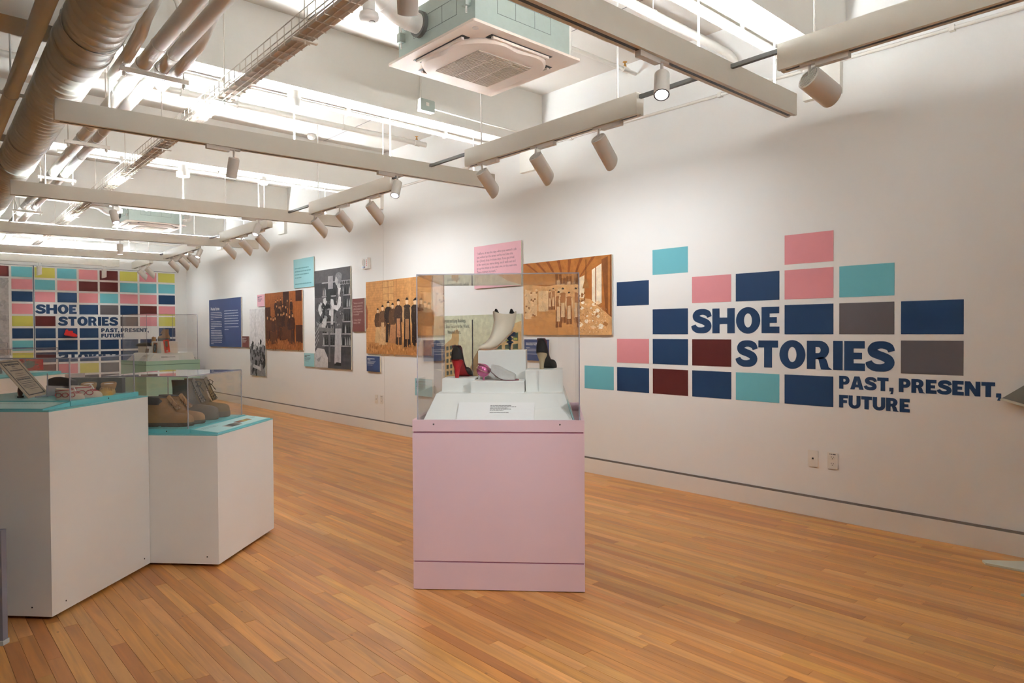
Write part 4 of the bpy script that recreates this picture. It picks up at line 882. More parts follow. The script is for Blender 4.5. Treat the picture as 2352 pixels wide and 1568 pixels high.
obj('riser', MB().cyl((.03,-.02,.10),(.03,-.02,.45),.009,n=8), M_PIPE, t)
def sensor(label, x, y, z0, zb, r=.062):
    t = thing('ceiling_sensor', label, 'sensor', (x, y, zb), group='round ceiling sensors')
    obj('stem', MB().cyl((0,0,.06),(0,0,z0-zb),r*.62,n=20), M_HEAD, t, 40)
    obj('dome', MB().lathe([(.001,0),(r*.7,.004),(r*.97,.020),(r,.035),(r*.95,.055),(r*.6,.07),(.001,.07)],24), M_HEAD, t, 40)
    obj('eye', MB().lathe([(.001,-.003),(r*.28,-.002),(r*.34,.004)],16,(.012,-.015,0)), pm('sensor_eye', (.22,.19,.17), .3), t, 40)
sensor('round white sensor pod left of the near air conditioner', 2.29, 3.84, CZ, 3.31)
sensor('small round sensor on the slab behind the second long rail', 3.80, 7.72, CZ, 3.66, .05)
sensor('round sensor pod beside the far end of the cable tray', 2.86, 15.0, CZ, 3.47)
sensor('small round sensor under the third beam', 3.35, 8.05, 3.2, 3.10, .05)
t = thing('black_lamp', 'black lamp head just entering the upper left edge', 'lamp', (.46, 3.83, 3.0))
obj('body', MB().lathe([(.001,0),(.04,0),(.055,.03),(.058,.10),(.03,.14),(.001,.145)],20), M_BLACK, t, 40); obj('stem', MB().cyl((0,0,.14),(0,0,CZ-3.0),.007,n=8), M_BLACK, t)
# ------------------------------------------------------------------ acrylic cases and pedestals
def frame2(o, ex, z=0.):
    ex = Vector((ex[0], ex[1], 0)).normalized(); ey = Vector((-ex.y, ex.x, 0)); return Matrix(((ex.x,ey.x,0,o[0]),(ex.y,ey.y,0,o[1]),(0,0,1,z),(0,0,0,1)))
def case(label, M, x0, x1, y0, y1, z0, z1, group='clear display cases'):
    t = thing('display_case', label, 'display case', mat=M @ Matrix.Translation((x0, y0, z0)), group=group)
    w, d, h, g = x1-x0, y1-y0, z1-z0, .006
    for b in ((0,w,0,g),(0,w,d-g,d),(0,g,g,d-g),(w-g,w,g,d-g)): obj('pane', MB().box(*b, 0, h-g), M_GLASS, t)
    obj('top_pane', MB().box(0,w,0,d,h-g,h), M_GLASS, t)
    e = .0045
    for x in (0,w-e):
        for y in (0,d-e): obj('corner_edge', MB().box(x-.0004,x+e+.0004,y-.0004,y+e+.0004,0,h-g), M_EDGE, t)
    for y in (0,d-e): obj('top_edge', MB().box(0,w,y-.0004,y+e+.0004,h-g,h+.0003), M_EDGE, t)
    for x in (0,w-e): obj('top_edge', MB().box(x-.0004,x+e+.0004,e,d-e,h-g,h+.0003), M_EDGE, t)
    return t
def pedestal(label, M, S, mat, gm, group='square pedestals with cases'):
    t = thing('pedestal', label, 'pedestal', mat=M, group=group); q = .005
    obj('base_band', MB().box(0,S,0,S,.004,.144), mat, t); obj('reveal', MB().box(q,S-q,q,S-q,.144,.152), gm, t)
    obj('body', MB().box(0,S,0,S,.152,.819), mat, t); obj('reveal', MB().box(q,S-q,q,S-q,.819,.828), gm, t)
    r = MB(); k = .018
    r.box(0,S,0,k,.828,.888).box(0,S,S-k,S,.828,.888).box(0,k,k,S-k,.828,.888).box(S-k,S,k,S-k,.828,.888).box(k,S-k,k,S-k,.828,.836)
    obj('top_rim', r, mat, t)
    for x in (.112, S-.125): obj('screw', MB().cyl((x,-.001,.866),(x,.003,.866),.0045,n=10), pm('screw_grey', (.16,.15,.15), .4, .5), t)
    return t
def frustum(label, M, a, b, c, z0, z1):
    t = thing('sloped_plinth', label, 'display base', mat=M)
    obj('sloped_deck', MB().loft([[(a,a,z0),(b,a,z0),(b,b,z0),(a,b,z0)], [(a+.055,a+c,z1),(b-.055,a+c,z1),(b-.055,b-.03,z1),(a+.055,b-.03,z1)]]), M_WHITE, t); return t
def riser(label, M, x0, x1, y0, y1, z0, z1, group='white display blocks'):
    t = thing('display_block', label, 'display block', mat=M @ Matrix.Translation((x0,y0,z0)), group=group)
    w, d, h, e = x1-x0, y1-y0, z1-z0, .003
    obj('block', MB().loft([[(0,0,0),(w,0,0),(w,d,0),(0,d,0)],[(0,0,h-e),(w,0,h-e),(w,d,h-e),(0,d,h-e)],[(e,e,h),(w-e,e,h),(w-e,d-e,h),(e,d-e,h)]]), M_WHITE, t); return t
PF = frame2((2.018, 2.989), (.69069,-.72315))
pedestal('pale pink square pedestal in the middle of the room', PF, .893, M_PINKP, M_PINKG)
frustum('white sloped base inside the case on the pink pedestal', PF, .030, .848, .21, .8365, 1.003)
riser('white block under the black pump with the red heel', PF, .096, .285, .36, .56, 1.003, 1.079)
riser('low white block under the silver mule with the pink ball heel', PF, .27, .57, .295, .455, 1.003, 1.068)
riser('tall white block carrying the cream ankle boot', PF, .293, .571, .46, .65, 1.003, 1.236)
riser('white block under the black pump with the pale glitter heel', PF, .575, .785, .36, .56, 1.003, 1.128)
case('clear acrylic case on the pink pedestal', PF, .022, .871, .022, .871, .8365, 1.648)
def label_card(label, M, w, h, mat, lines, x0=.5, ink=(.22,.21,.20), group='printed label cards'):
    t = thing('label_card', label, 'label card', mat=M, group=group); obj('card', MB().box(0,w,0,h,0,.004), mat, t); mb = MB(); y = h*.82; lh = h*.030
    for f in lines: dashes(mb, w*x0, w*.97, y, lh, .0043, ink, rt, f); y -= lh*1.9
    obj('label_text', mb, M_PRINT, t); return t
sl = math.atan2(1.003-.8365, .21)
label_card('white label card lying on the slope at the front of the pink case', PF @ Matrix.Translation((.222,.052,.8365+.027)) @ Matrix.Rotation(sl,4,'X'), .410, .155, M_CARD, (.5,.62,.42,.50,.32,0,.45), .42)
label_card('teal label card on the right slope inside the pink case', PF @ Matrix(((0,-.314,.949,.8465),(1,0,0,.10),(0,.949,.314,.850),(0,0,0,1))), .22, .12, M_TEALP, (.8,.9,.7,.8), .08)

# ------------------------------------------------------------------ shoes (local x = toe, y = left, z = up)
def fring(x, w, h, zb, n=15, p=.85):
    top = [(x, w*(abs(cos(a))**p)*(1 if cos(a) >= 0 else -1), zb+h*(sin(a)**p if sin(a) > 0 else 0)) for a in [pi*i/(n-1) for i in range(n)]]
    return top+[(x, -w*.6, zb), (x, 0, zb), (x, w*.6, zb)]
def ell(cx, cy, rx, ry, z, n=24, tilt=0.): return [(cx+rx*cos(2*pi*i/n), cy+ry*sin(2*pi*i/n), z+tilt*cos(2*pi*i/n)) for i in range(n)]
def sole_poly(L, st, off=.003):
    pts = [(t*L-(off if t == 0 else 0)+(off if t == 1 else 0), w+off) for t, w, h in st]; return [(x, w) for x, w in pts]+[(x, -w) for x, w in pts[::-1]]
def lace_set(pts_fn, n, wd, mat, parent, r=.0022, bow=True):
    mb = MB()
    for k in range(n):
        a, b = pts_fn(k/n), pts_fn((k+.8)/n); mb.tube([(a[0],wd,a[1]-.006),(a[0]+.004,wd*.4,a[1]+.003),(b[0]+.004,-wd*.4,b[1]+.003),(b[0],-wd,b[1]-.006)], r, 6); mb.tube([(a[0],-wd,a[1]-.006),(a[0]+.004,-wd*.4,a[1]+.004),(b[0]+.004,wd*.4,b[1]+.004),(b[0],wd,b[1]-.006)], r, 6)
    if bow:
        e = pts_fn(.98)
        for s in (-1,1):
            mb.tube([(e[0],0,e[1]+.004),(e[0]+.02,s*.018,e[1]+.018),(e[0]+.035,s*.030,e[1]+.004),(e[0]+.028,s*.022,e[1]-.018),(e[0]+.004,0,e[1])], r, 6); mb.tube([(e[0],0,e[1]+.004),(e[0]+.03,s*.012,e[1]-.012),(e[0]+.05,s*.03,e[1]-.05)], r, 6)
    obj('laces', mb, mat, parent, 50)
ST_B = [(0,.020,.045),(.02,.030,.066),(.08,.036,.085),(.18,.039,.098),(.30,.038,.10),(.42,.039,.088),(.52,.043,.072),(.64,.048,.060),(.76,.050,.054),(.87,.046,.050),(.94,.037,.044),(.985,.022,.034),(1,.010,.024)]
def work_boot(name, label, M, L, H, upm, solem, collarm, lacem, group, tall=False, plat=.022, collar=True):
    t = thing(name, label, 'boot', mat=M, group=group); k = L/.29; zs = plat
    u = MB(); u.loft([fring(a*L, w*k, h*k, zs) for a, w, h in ST_B])
    obj('foot_upper', u, upm, t, 60)
    cx = .095*k; sh = MB(); R = [(zs+.045,.088,.038,.01),(zs+.075,.080,.037,.0),(zs+.10,.070,.037,-.008),(zs+.13,.066,.038,-.012)]
    z1 = H
    if tall: R += [(zs+.17,.064,.040,-.014),(zs+.21,.066,.043,-.016)]
    rings = [ell(cx+o*k, 0, rx*k, ry*k, min(z*1., z1) if z < z1 else z1, 28, 0) for z, rx, ry, o in R if z < z1-.01]
    last = R[-1]; rings += [ell(cx+last[3]*k, 0, last[1]*k*1.02, last[2]*k*1.03, z1, 28, -.004), ell(cx+last[3]*k, 0, last[1]*k*.93, last[2]*k*.92, z1-.001, 28, -.004), ell(cx+last[3]*k, 0, last[1]*k*.86, last[2]*k*.82, z1-.05, 28)]
    sh.loft(rings); shaft = obj('shaft', sh, upm, t, 60)
    if collar:
        c = MB(); c.loft([ell(cx+last[3]*k-.010, 0, last[1]*k*.97, last[2]*k*1.07, z, 28, -.003) for z in (z1-.042, z1-.036)]+[ell(cx+last[3]*k-.010, 0, last[1]*k*1.02, last[2]*k*1.16, z1-.02, 28, -.003), ell(cx+last[3]*k-.010, 0, last[1]*k*.99, last[2]*k*1.10, z1+.003, 28, -.003), ell(cx+last[3]*k-.010, 0, last[1]*k*.88, last[2]*k*.9, z1+.002, 28, -.003)])
        obj('padded_collar', c, collarm, t, 60)
    tg = MB(); tg.loft([[(cx+.045*k+q*.06*k,-.022*k,zs+.075+(1-q)*(H-zs-.075)),(cx+.052*k+q*.062*k,-.012*k,zs+.083+(1-q)*(H-zs-.07)),(cx+.052*k+q*.062*k,.012*k,zs+.083+(1-q)*(H-zs-.07)),(cx+.045*k+q*.06*k,.022*k,zs+.075+(1-q)*(H-zs-.075)),(cx+.03*k+q*.06*k,0,zs+.07+(1-q)*(H-zs-.075))] for q in (0,.25,.5,.75,1)])
    obj('tongue', tg, upm, t, 60)
    s = MB(); s.prism([(x,y,.006) for x, y in sole_poly(L, [(a,w*k,h) for a,w,h in ST_B])], (0,0,zs-.004)); s.prism([(x,y,0) for x, y in sole_poly(L*.30, [(0,.024*k,0),(.10,.033*k,0),(.4,.037*k,0),(.95,.037*k,0),(1,.034*k,0)])], (0,0,.008)); s.prism([(L*.40+x,y,0) for x, y in sole_poly(L*.58, [(0,.036*k,0),(.4,.048*k,0),(.65,.050*k,0),(.85,.040*k,0),(1,.012*k,0)])], (0,0,.008))
    obj('sole', s, solem, t, 40)
    z0 = zs+.062; fn = lambda q: (cx+.112*k-q*.062*k, z0+.028+q*(H-z0-.05))
    lace_set(fn, 6 if tall else 4, .020*k, lacem, t, .0024 if tall else .002)
    ey = MB()
    for q in range(5 if not tall else 8):
        for s_ in (-1,1): p = fn(q/(5 if not tall else 8)); ey.ball((p[0]-.004, s_*.0235*k, p[1]-.008), .0032, 6)
    obj('eyelets', ey, pm('eyelet_brass', (.42,.33,.2), .35, .7), t, 60)
    return t
LE_TAN = pm('boot_tan', (.30,.155,.055), .8, var=.30, scale=22, bump=.3); LE_SOLE = pm('boot_sole', (.075,.052,.032), .85, var=.2); LE_COL = pm('boot_collar', (.035,.026,.022), .7)
LE_LACE = pm('lace_rust', (.22,.085,.025), .8); LE_GRY = pm('boot_grey_green', (.105,.082,.058), .6, var=.2, scale=18, bump=.2); LE_DK = pm('boot_dark', (.05,.036,.024), .65, var=.2); LE_BLK = pm('lace_black', (.012,.011,.010), .7); LE_OLV = pm('boot_olive', (.17,.115,.045), .75, var=.2)

# ------------------------------------------------------------------ left plinths
EA = Vector((.735,.678)).normalized()
PA = frame2((.555,3.827), EA); PB = frame2((1.391,4.035), EA)
def plinth(label, M, w, d, h, feet, screws=()):
    t = thing('plinth', label, 'plinth', mat=M, group='white plinths'); e = .002
    obj('body', MB().box(0,w,0,d,.018,h-.006), M_PLINTH, t); obj('top_board', MB().box(-e*0,w,0,d,h-.006,h), M_TEAL, t)
    for x, y in feet: obj('foot', MB().cyl((x,y,0),(x,y,.018),.011,n=12), pm('foot_steel', (.4,.39,.38), .4, .6), t)
    for p in screws: obj('screw', MB().cyl(p, (p[0]+(.001 if p[1] else 0), p[1], p[2]) if 0 else (p[0]-(.001 if p[0] == 0 else 0), p[1]-(.001 if p[1] == 0 else 0), p[2]), .004, n=8), M_BLACK, t)
    return t
plinth('tall white plinth with teal top at the left edge', PA, .752, .76, .988, ((.06,.06),(.70,.06),(.06,.70),(.70,.70)), ((.09,0,.06),(.70,0,.06),(0,.10,.06)))
plinth('lower white plinth with teal top, carrying the work boots', PB, .731, .76, .764, ((.06,.06),(.67,.06),(.06,.5),(.67,.70)), ((0,.07,.06),))
def base_slab(label, M, x0, x1, y0, y1, z, h):
    t = thing('case_base', label, 'case base', mat=M @ Matrix.Translation((x0,y0,z)), group='teal case bases'); obj('slab', MB().box(0,x1-x0,0,y1-y0,0,h), M_TEAL, t)
    obj('screw', MB().cyl(((x1-x0)*.52,-.001,h*.5),((x1-x0)*.52,.002,h*.5),.004,n=8), M_BLACK, t); obj('screw', MB().cyl((-.001,(y1-y0)*.25,h*.5),(.002,(y1-y0)*.25,h*.5),.004,n=8), M_BLACK, t); return t
ZA, ZB = 1.013, .791
base_slab('teal base under the moccasin case', PA, .20, .735, .045, .74, .988, .025)
base_slab('teal base under the work boot case', PB, .03, .715, .185, .74, .764, .027)
case('clear acrylic case over the moccasins on the tall left plinth', PA, .213, .722, .058, .727, ZA, 1.228)
case('clear acrylic case over the work boots', PB, .045, .700, .200, .725, ZB, 1.098)
# sloping label wedges
def wedge(label, M, w, d, h0, h1, lines, pics=()):
    t = thing('label_wedge', label, 'label panel', mat=M, group='sloped teal label panels')
    obj('wedge', MB().loft([[(0,0,0),(0,d,0),(0,d,h1),(0,0,h0)],[(w,0,0),(w,d,0),(w,d,h1),(w,0,h0)]]), M_TEAL, t)
    s = (h1-h0)/d; f = lambda x, y, k=1e-3: (x, y, h0+s*y+k)
    obj('label_sheet', MB().add([f(.01,.008),f(w-.01,.008),f(w-.01,d-.012),f(.01,d-.012)], [(0,1,2,3)]), M_TEALP, t)
    mb = MB(); y = d*.80
    for a, b in lines:
        x = w*a
        while x < w*b: l = rt.uniform(.008,.02); mb.add([f(x,y,.0015),f(x+l,y,.0015),f(x+l,y+.004,.0015),f(x,y+.004,.0015)], [(0,1,2,3)], (.22,.36,.37)); x += l+.004
        y -= .012
    for x0, x1, y0, y1, cs in pics:
        for k, c in enumerate(cs):
            q = (x1-x0)/len(cs); mb.add([f(x0+q*k,y0,.0016),f(x0+q*(k+1),y0,.0016),f(x0+q*(k+1),y1,.0016),f(x0+q*k,y1,.0016)], [(0,1,2,3)], c)
    obj('label_print', mb, M_PRINT, t); return t
wedge('sloped teal label panel along the front of the boot plinth', PB @ Matrix.Translation((.03,.012,.764)), .685, .165, .006, .024, ((.05,.30),(.05,.28),(.05,.30),(.70,.95),(.70,.93)), ((.20,.36,.03,.085,[(.45,.45,.42),(.10,.10,.09),(.05,.05,.05),(.14,.13,.11),(.22,.20,.16)]),(.37,.55,.06,.10,[(.16,.06,.04),(.35,.20,.12),(.45,.38,.12),(.28,.17,.08)])))
wedge('sloped teal label panel on the left front of the tall plinth', PA @ Matrix(((0,1,0,.012),(-1,0,0,.70),(0,0,1,.988),(0,0,0,1))), .66, .175, .006, .022, ((.05,.9),(.05,.85),(.05,.88),(.05,.5)))
# work boots: toes towards the front edge of plinth B (-y)
def at(M, x, y, z, deg): return M @ Matrix.Translation((x,y,z)) @ Matrix.Rotation(radians(deg),4,'Z')
GB = 'worn boots in the low case'
work_boot('work_boot', 'tan work boot with dark padded collar nearest the corner of the low case', at(PB,.140,.525,ZB,-84), .285, .172, LE_TAN, LE_SOLE, LE_COL, LE_LACE, GB)
work_boot('work_boot', 'tan work boot with dark padded collar behind its nearer twin', at(PB,.262,.520,ZB,-86), .285, .172, LE_TAN, LE_SOLE, LE_COL, LE_LACE, GB)
work_boot('lace_up_boot', 'tall grey-green lace-up boot, left of the pair in the low case', at(PB,.43,.545,ZB,-82), .30, .252, LE_GRY, LE_GRY, LE_DK, LE_BLK, GB, True, .036, False)
work_boot('lace_up_boot', 'tall olive-brown lace-up boot with loose black lace, right of the pair', at(PB,.575,.545,ZB,-82), .30, .252, LE_OLV, LE_GRY, LE_DK, LE_BLK, GB, True, .036, False)
# moccasins
ST_M = [(0,.016,.030),(.05,.026,.042),(.2,.030,.050),(.4,.031,.052),(.55,.034,.048),(.72,.036,.042),(.86,.032,.036),(.95,.022,.028),(1,.009,.016)]
M_CRM = pm('moccasin_cream', (.55,.46,.36), .85, var=.08, bump=.3); M_RED = pm('bead_red', (.40,.03,.03), .5, var=.2, scale=80); M_TAN = pm('moccasin_tan', (.50,.29,.075), .85, var=.12, bump=.4); M_BRD = pm('braid_brown', (.33,.18,.06), .85, var=.35, scale=90, bump=.5); M_LIN = pm('liner_white', (.75,.72,.68), .8)
def moccasin(label, M, L, beads, group):
    t = thing('moccasin', label, 'moccasin', mat=M, group=group); k = L/.16; main = M_CRM if beads else M_TAN
    obj('vamp', MB().loft([fring(a*L, w*k, h*k, .0) for a, w, h in ST_M]), main, t, 60)
    cx = .052*k
    cu = MB(); cu.loft([ell(cx,0,.050*k,.031*k,.028*k,28), ell(cx-.002,0,.056*k,.037*k,.042*k,28), ell(cx-.002,0,.060*k,.041*k,.060*k,28,-.004), ell(cx-.002,0,.056*k,.037*k,.067*k,28,-.004), ell(cx-.002,0,.046*k,.029*k,.064*k,28,-.004), ell(cx,0,.042*k,.025*k,.050*k,28)])
    obj('cuff', cu, M_CRM if beads else M_BRD, t, 60); obj('liner', MB().add(ell(cx,0,.046*k,.029*k,.060*k,24,-.003), [tuple(range(24))]), M_LIN, t)
    if beads:
        mb = MB()
        for s in (-1,1):
            for q in range(3):
                x = .02*k+q*.040*k; mb.tube([(x+.018*k*cos(a), s*(.0345*k+.001), .030*k+.014*k*sin(a)) for a in [i*.6 for i in range(12)]], .0026*k, 6)
            mb.tube([(.0,s*.022*k,.055*k),(.03*k,s*.040*k,.060*k),(.07*k,s*.040*k,.062*k),(.105*k,s*.024*k,.062*k)], .003*k, 6)
        mb.tube([(.10*k,-.02*k,.046*k),(.125*k,0,.047*k),(.10*k,.02*k,.046*k)], .003*k, 6); mb.tube([(.115*k,-.02*k,.040*k),(.14*k,0,.036*k),(.115*k,.02*k,.040*k)], .0028*k, 6)
        obj('beadwork', mb, M_RED, t, 60); obj('tie', MB().tube([(.09*k,.01,.066*k),(.10*k,0,.075*k),(.11*k,-.012,.066*k),(.12*k,-.02,.050*k)], .003*k, 6), M_LIN, t, 60)
    else:
        mb = MB()
        for q in range(9): a = -1.2+q*.3; mb.tube([(L*.60,0.006*q-.024,.046*k),(L*.60+.030*k*cos(a),.030*k*sin(a),.043*k),(L*.60+.052*k*cos(a*.8),.036*k*sin(a*.9),.026*k)], .0016, 5)
        obj('gathers', mb, M_BRD, t, 60)
    return t
GM = 'moccasins in the tall plinth case'
moccasin('cream moccasin with red beading, nearer of the pair', at(PA,.285,.185,ZA,-72), .125, True, GM)
moccasin('cream moccasin with red beading, behind the nearer one', at(PA,.375,.175,ZA,-64), .14, True, GM)
moccasin('tan moccasin with braided cuff, left of the pair', at(PA,.60,.235,ZA,-155), .15, False, GM)
moccasin('tan moccasin with braided cuff, right of the pair near the case corner', at(PA,.62,.130,ZA,-158), .15, False, GM)
riser_dk = thing('dark_block', 'dark grey display block behind the tan moccasins', 'display block', mat=PA @ Matrix.Translation((.655,.09,ZA)))
obj('block', MB().box(0,.03,0,.30,0,.085), pm('block_dark', (.06,.065,.06), .7), riser_dk)
# printed sheet on an easel, photo card, small disc, black cap
def sheet(name, label, cat, o, r_, u_, w, h, col, draw, group=None):
    t = thing(name, label, cat, mat=basis(o, r_, u_), group=group); obj('sheet', MB().box(0,w,0,h,-.003,0,col), M_PRINT, t)
    mb = MB(); draw(mb, w, h); obj('sheet_print', mb, M_PRINT, t); return t
R2, F2 = Vector((.739,-.674,0)), Vector((.674,.739,0))
def on_plane(u, v, z):
    d = _f+CR*((u-1176)/FPX)+CU*((784-v)/FPX); return EYE+d*((z-EYE.z)/d.z)
P0 = Vector((.539,4.315,ZA+.002)); rv = Vector((.151,.309,0)); uv = Vector((-.129,.063,.195))
def d_cert(mb, w, h):
    c = (.07,.06,.07); b = .012
    for x0, x1, y0, y1 in ((.10,.90,.93,.955),(.10,.90,.055,.08),(.10,.14,.055,.955),(.86,.90,.055,.955)): rect(mb, w*x0, w*x1, h*y0, h*y1, .0004, c)
    for y, hh, a, bb in ((.85,.045,.18,.82),(.805,.02,.42,.56),(.755,.012,.38,.62),(.70,.028,.22,.78),(.62,.010,.3,.7),(.57,.008,.24,.74),(.505,.020,.18,.82),(.455,.035,.18,.80),(.40,.012,.2,.8),(.355,.016,.2,.82),(.31,.010,.2,.8),(.28,.010,.2,.78),(.25,.010,.2,.76),(.20,.012,.4,.8)): dashes(mb, w*a, w*bb, h*y, h*hh, .0004, c, rt)
sheet('certificate', 'old printed certificate with dark border leaning on an easel', 'certificate', P0, rv, uv, .285, .242, (.46,.37,.27), d_cert)
e = thing('easel', 'small clear easel behind the old certificate', 'easel', tuple(P0+F2*.10+R2*.03+Vector((0,0,-.0)))); e.location.z = ZA
obj('leg', MB().tube([(0,0,0),(.01,.06,.12)],.003,6), M_EDGE, e); obj('foot_rest', MB().tube([(-.06,-.05,.006),(.06,.05,.006)],.004,6), M_EDGE, e)
def d_photo(mb, w, h):
    rect(mb, w*.05, w*.95, h*.08, h*.60, .0004, (.20,.12,.13)); mb.poly([(w*.12,h*.60,.0005),(w*.3,h*.78,.0005),(w*.46,h*.60,.0005)], (.22,.13,.14)); mb.poly([(w*.45,h*.3,.0006),(w*.75,h*.3,.0006),(w*.7,h*.5,.0006),(w*.5,h*.5,.0006)], (.09,.06,.07)); rect(mb, w*.2, w*.9, h*.08, h*.2, .0007, (.48,.36,.34))
Q = on_plane(133, 898, ZA)
sheet('photo_card', 'small faded photograph card standing behind the beaded moccasins', 'photo card', Q+Vector((0,0,.012))+F2*.06, R2*.98+F2*.2, Vector((0,0,.95))-R2*.2+F2*.22, .105, .085, (.60,.47,.44), d_photo)
bc = thing('black_slipper', 'black slipper behind the certificate and photograph card', 'slipper', mat=at(PA,.50,.40,ZA,-100))
obj('riser_foot', MB().box(.01,.12,-.03,.03,0,.055), M_EDGE, bc); obj('upper', MB().loft([fring(a*.19, w*.9, h*.9, .055) for a, w, h in ST_M]), pm('slipper_black', (.010,.009,.010), .6), bc, 60)
dc = thing('medal', 'small round medal on a stand left of the certificate', 'medal', mat=at(PA,.36,.45,ZA,20)); obj('disc', MB().cyl((0,-.002,.035),(0,.002,.035),.030,n=24), pm('medal_copper', (.25,.14,.11), .35, .6), dc, 40); obj('stand', MB().box(-.014,.014,-.010,.010,0,.010), M_BLACK, dc)

# ------------------------------------------------------------------ heels in the pink case
M_BLKV = pm('black_velvet', (.010,.009,.009), .75, var=.2); M_REDH = pm('heel_red', (.42,.012,.022), .35); M_GLIT = pm('glitter_silver', (.62,.62,.60), .32, .55, var=.45, scale=420, bump=.9); M_GLIH = pm('glitter_heel', (.50,.40,.25), .5, .2, var=.3, scale=300, bump=.5)
M_CREAM = pm('boot_cream', (.72,.65,.52), .45, var=.03); M_NAVYH = pm('heel_navy', (.015,.028,.060), .25); M_SOLEW = pm('sole_wood', (.40,.24,.14), .5); M_PBALL = pm('ball_pink', (.62,.15,.33), .14, .55, var=.1); M_LIN2 = pm('insole_plum', (.20,.06,.08), .5)
def pump(label, M, heelmat, group):
    t = thing('pump_shoe', label, 'shoe', mat=M, group=group); hz = .092
    S = lambda q: hz*(.5+.5*cos(pi*min(1, q/.66)))**1.15+.004
    st = [(0,.019,.066),(.03,.028,.072),(.10,.033,.064),(.22,.029,.046),(.36,.028,.034),(.50,.032,.030),(.62,.037,.034),(.74,.038,.045),(.85,.033,.042),(.94,.021,.030),(1,.007,.016)]
    obj('upper', MB().loft([fring(q*.235-(.006 if q == 0 else 0), w, h, S(q)) for q, w, h in st]), M_BLKV, t, 60)
    obj('insole', MB().loft([[(q*.235, -w*.82, S(q)+h*1.005), (q*.235, w*.82, S(q)+h*1.005), (q*.235, w*.6, S(q)+h*1.012), (q*.235, -w*.6, S(q)+h*1.012)] for q, w, h in st[1:6]]), M_LIN2, t)
    obj('outsole', MB().loft([[(q*.235,-w*.97,S(q)-.004),(q*.235,w*.97,S(q)-.004),(q*.235,w*.97,S(q)+.001),(q*.235,-w*.97,S(q)+.001)] for q, w, h in st]), heelmat if heelmat is M_REDH else M_BLKV, t)
    H = [(hz+.006,.032,.030,.030),(hz*.80,.028,.024,.027),(hz*.55,.021,.017,.016),(hz*.3,.017,.013,.0125),(.004,.0155,.011,.011),(0,.0155,.010,.010)]
    obj('heel', MB().loft([ell(x,0,rx,ry,z,18) for z, x, rx, ry in H]), heelmat, t, 60); return t
GH = 'designer heels in the pink case'
pump('black pump with a bright red heel, seen from behind', at(PF,.172,.395,1.079,82) @ Matrix.Scale(1.12,4), M_REDH, GH)
pump('black pump with a pale glitter heel, seen from behind', at(PF,.660,.400,1.128,74) @ Matrix.Scale(1.06,4), M_GLIH, GH)
# cream ankle boot on a geometric heel (toe to the left in view)
t = thing('ankle_boot', 'cream ankle boot with a stacked geometric navy heel', 'boot', mat=at(PF,.487,.565,1.236,206), group=GH)
def bring(cx, cz, hp, w, th, n=24, k=1.):
    a = radians(th); p = (sin(a), cos(a)); return [(cx+p[0]*hp*k*sin(q), w*k*cos(q)*abs(cos(q))**-.12 if abs(cos(q)) > .05 else 0, cz+p[1]*hp*k*sin(q)) for q in [2*pi*i/n for i in range(n)]]
BR = [(.212,.014,.006,.008,0),(.200,.016,.012,.020,0),(.182,.020,.018,.029,4),(.155,.028,.026,.036,12),(.122,.047,.036,.038,30),(.092,.080,.049,.037,48),(.068,.118,.060,.036,66),(.054,.152,.064,.037,80),(.049,.182,.067,.040,90),(.048,.205,.071,.043,90)]
obj('upper', MB().loft([bring(*q) for q in BR]+[[(.048+.073*sin(q), .044*cos(q), .213+.018*abs(sin(q))**3) for q in [2*pi*i/24 for i in range(24)]], [(.048+.065*sin(q), .038*cos(q), .211+.018*abs(sin(q))**3) for q in [2*pi*i/24 for i in range(24)]], bring(.050,.17,.050,.032,90)]), M_CREAM, t, 60)
for x in (-.012, .086): obj('dark_lining', MB().prism([(x,.014,.214),(x+.026,.014,.218),(x+.018,.014,.244)],(0,-.028,0)), M_BLKV, t)
SP = [(.205,.004,.014),(.18,.001,.028),(.15,.0005,.034),(.115,.010,.034),(.085,.036,.030),(.050,.072,.028),(.020,.094,.027),(.002,.104,.022)]
obj('outsole', MB().loft([[(x,-w,z-.001),(x,w,z-.001),(x,w,z+.007),(x,-w,z+.007)] for x, z, w in SP]), M_SOLEW, t)
obj('heel_block', MB().box(-.012,.034,-.018,.018,.080,.106), M_NAVYH, t)
obj('heel_diamond', MB().loft([ell(.016,0,.003,.003,.082,4), ell(.016,0,.021,.021,.066,4), ell(.016,0,.004,.004,.050,4)]), M_NAVYH, t)
obj('heel_disc', MB().lathe([(.003,.036),(.020,.041),(.022,.045),(.018,.050),(.003,.054)],22,(.016,0,0)), M_NAVYH, t, 40)
obj('heel_spike', MB().lathe([(.0035,0),(.0035,.01),(.006,.025),(.011,.037),(.002,.038)],16,(.016,0,0)), M_NAVYH, t, 40)
# silver glitter mule with pink ball heel (toe to the right)
t = thing('mule_shoe', 'silver glitter mule with a shiny pink ball heel', 'shoe', mat=at(PF,.302,.375,1.068,-4), group=GH)
S = lambda q: .088*(.5+.5*cos(pi*min(1, max(0, q-.04)/.66)))**1.1+.006
obj('outsole', MB().loft([[(q*.235,-w,S(q)-.006),(q*.235,w,S(q)-.006),(q*.235,w,S(q)+.002),(q*.235,-w,S(q)+.002)] for q, w in ((0,.018),(.06,.026),(.15,.029),(.3,.027),(.45,.028),(.6,.034),(.75,.038),(.88,.034),(.96,.022),(1,.010))]), M_LIN2, t)
obj('upper', MB().loft([fring(q*.235, w, h, S(q)) for q, w, h in ((.34,.030,.040),(.42,.033,.052),(.50,.036,.064),(.58,.038,.066),(.66,.039,.060),(.76,.040,.050),(.86,.037,.040),(.92,.031,.030))]), M_GLIT, t, 60)
obj('ball_heel', MB().ball((.030,0,.056), .0385, 18), M_PBALL, t, 60)
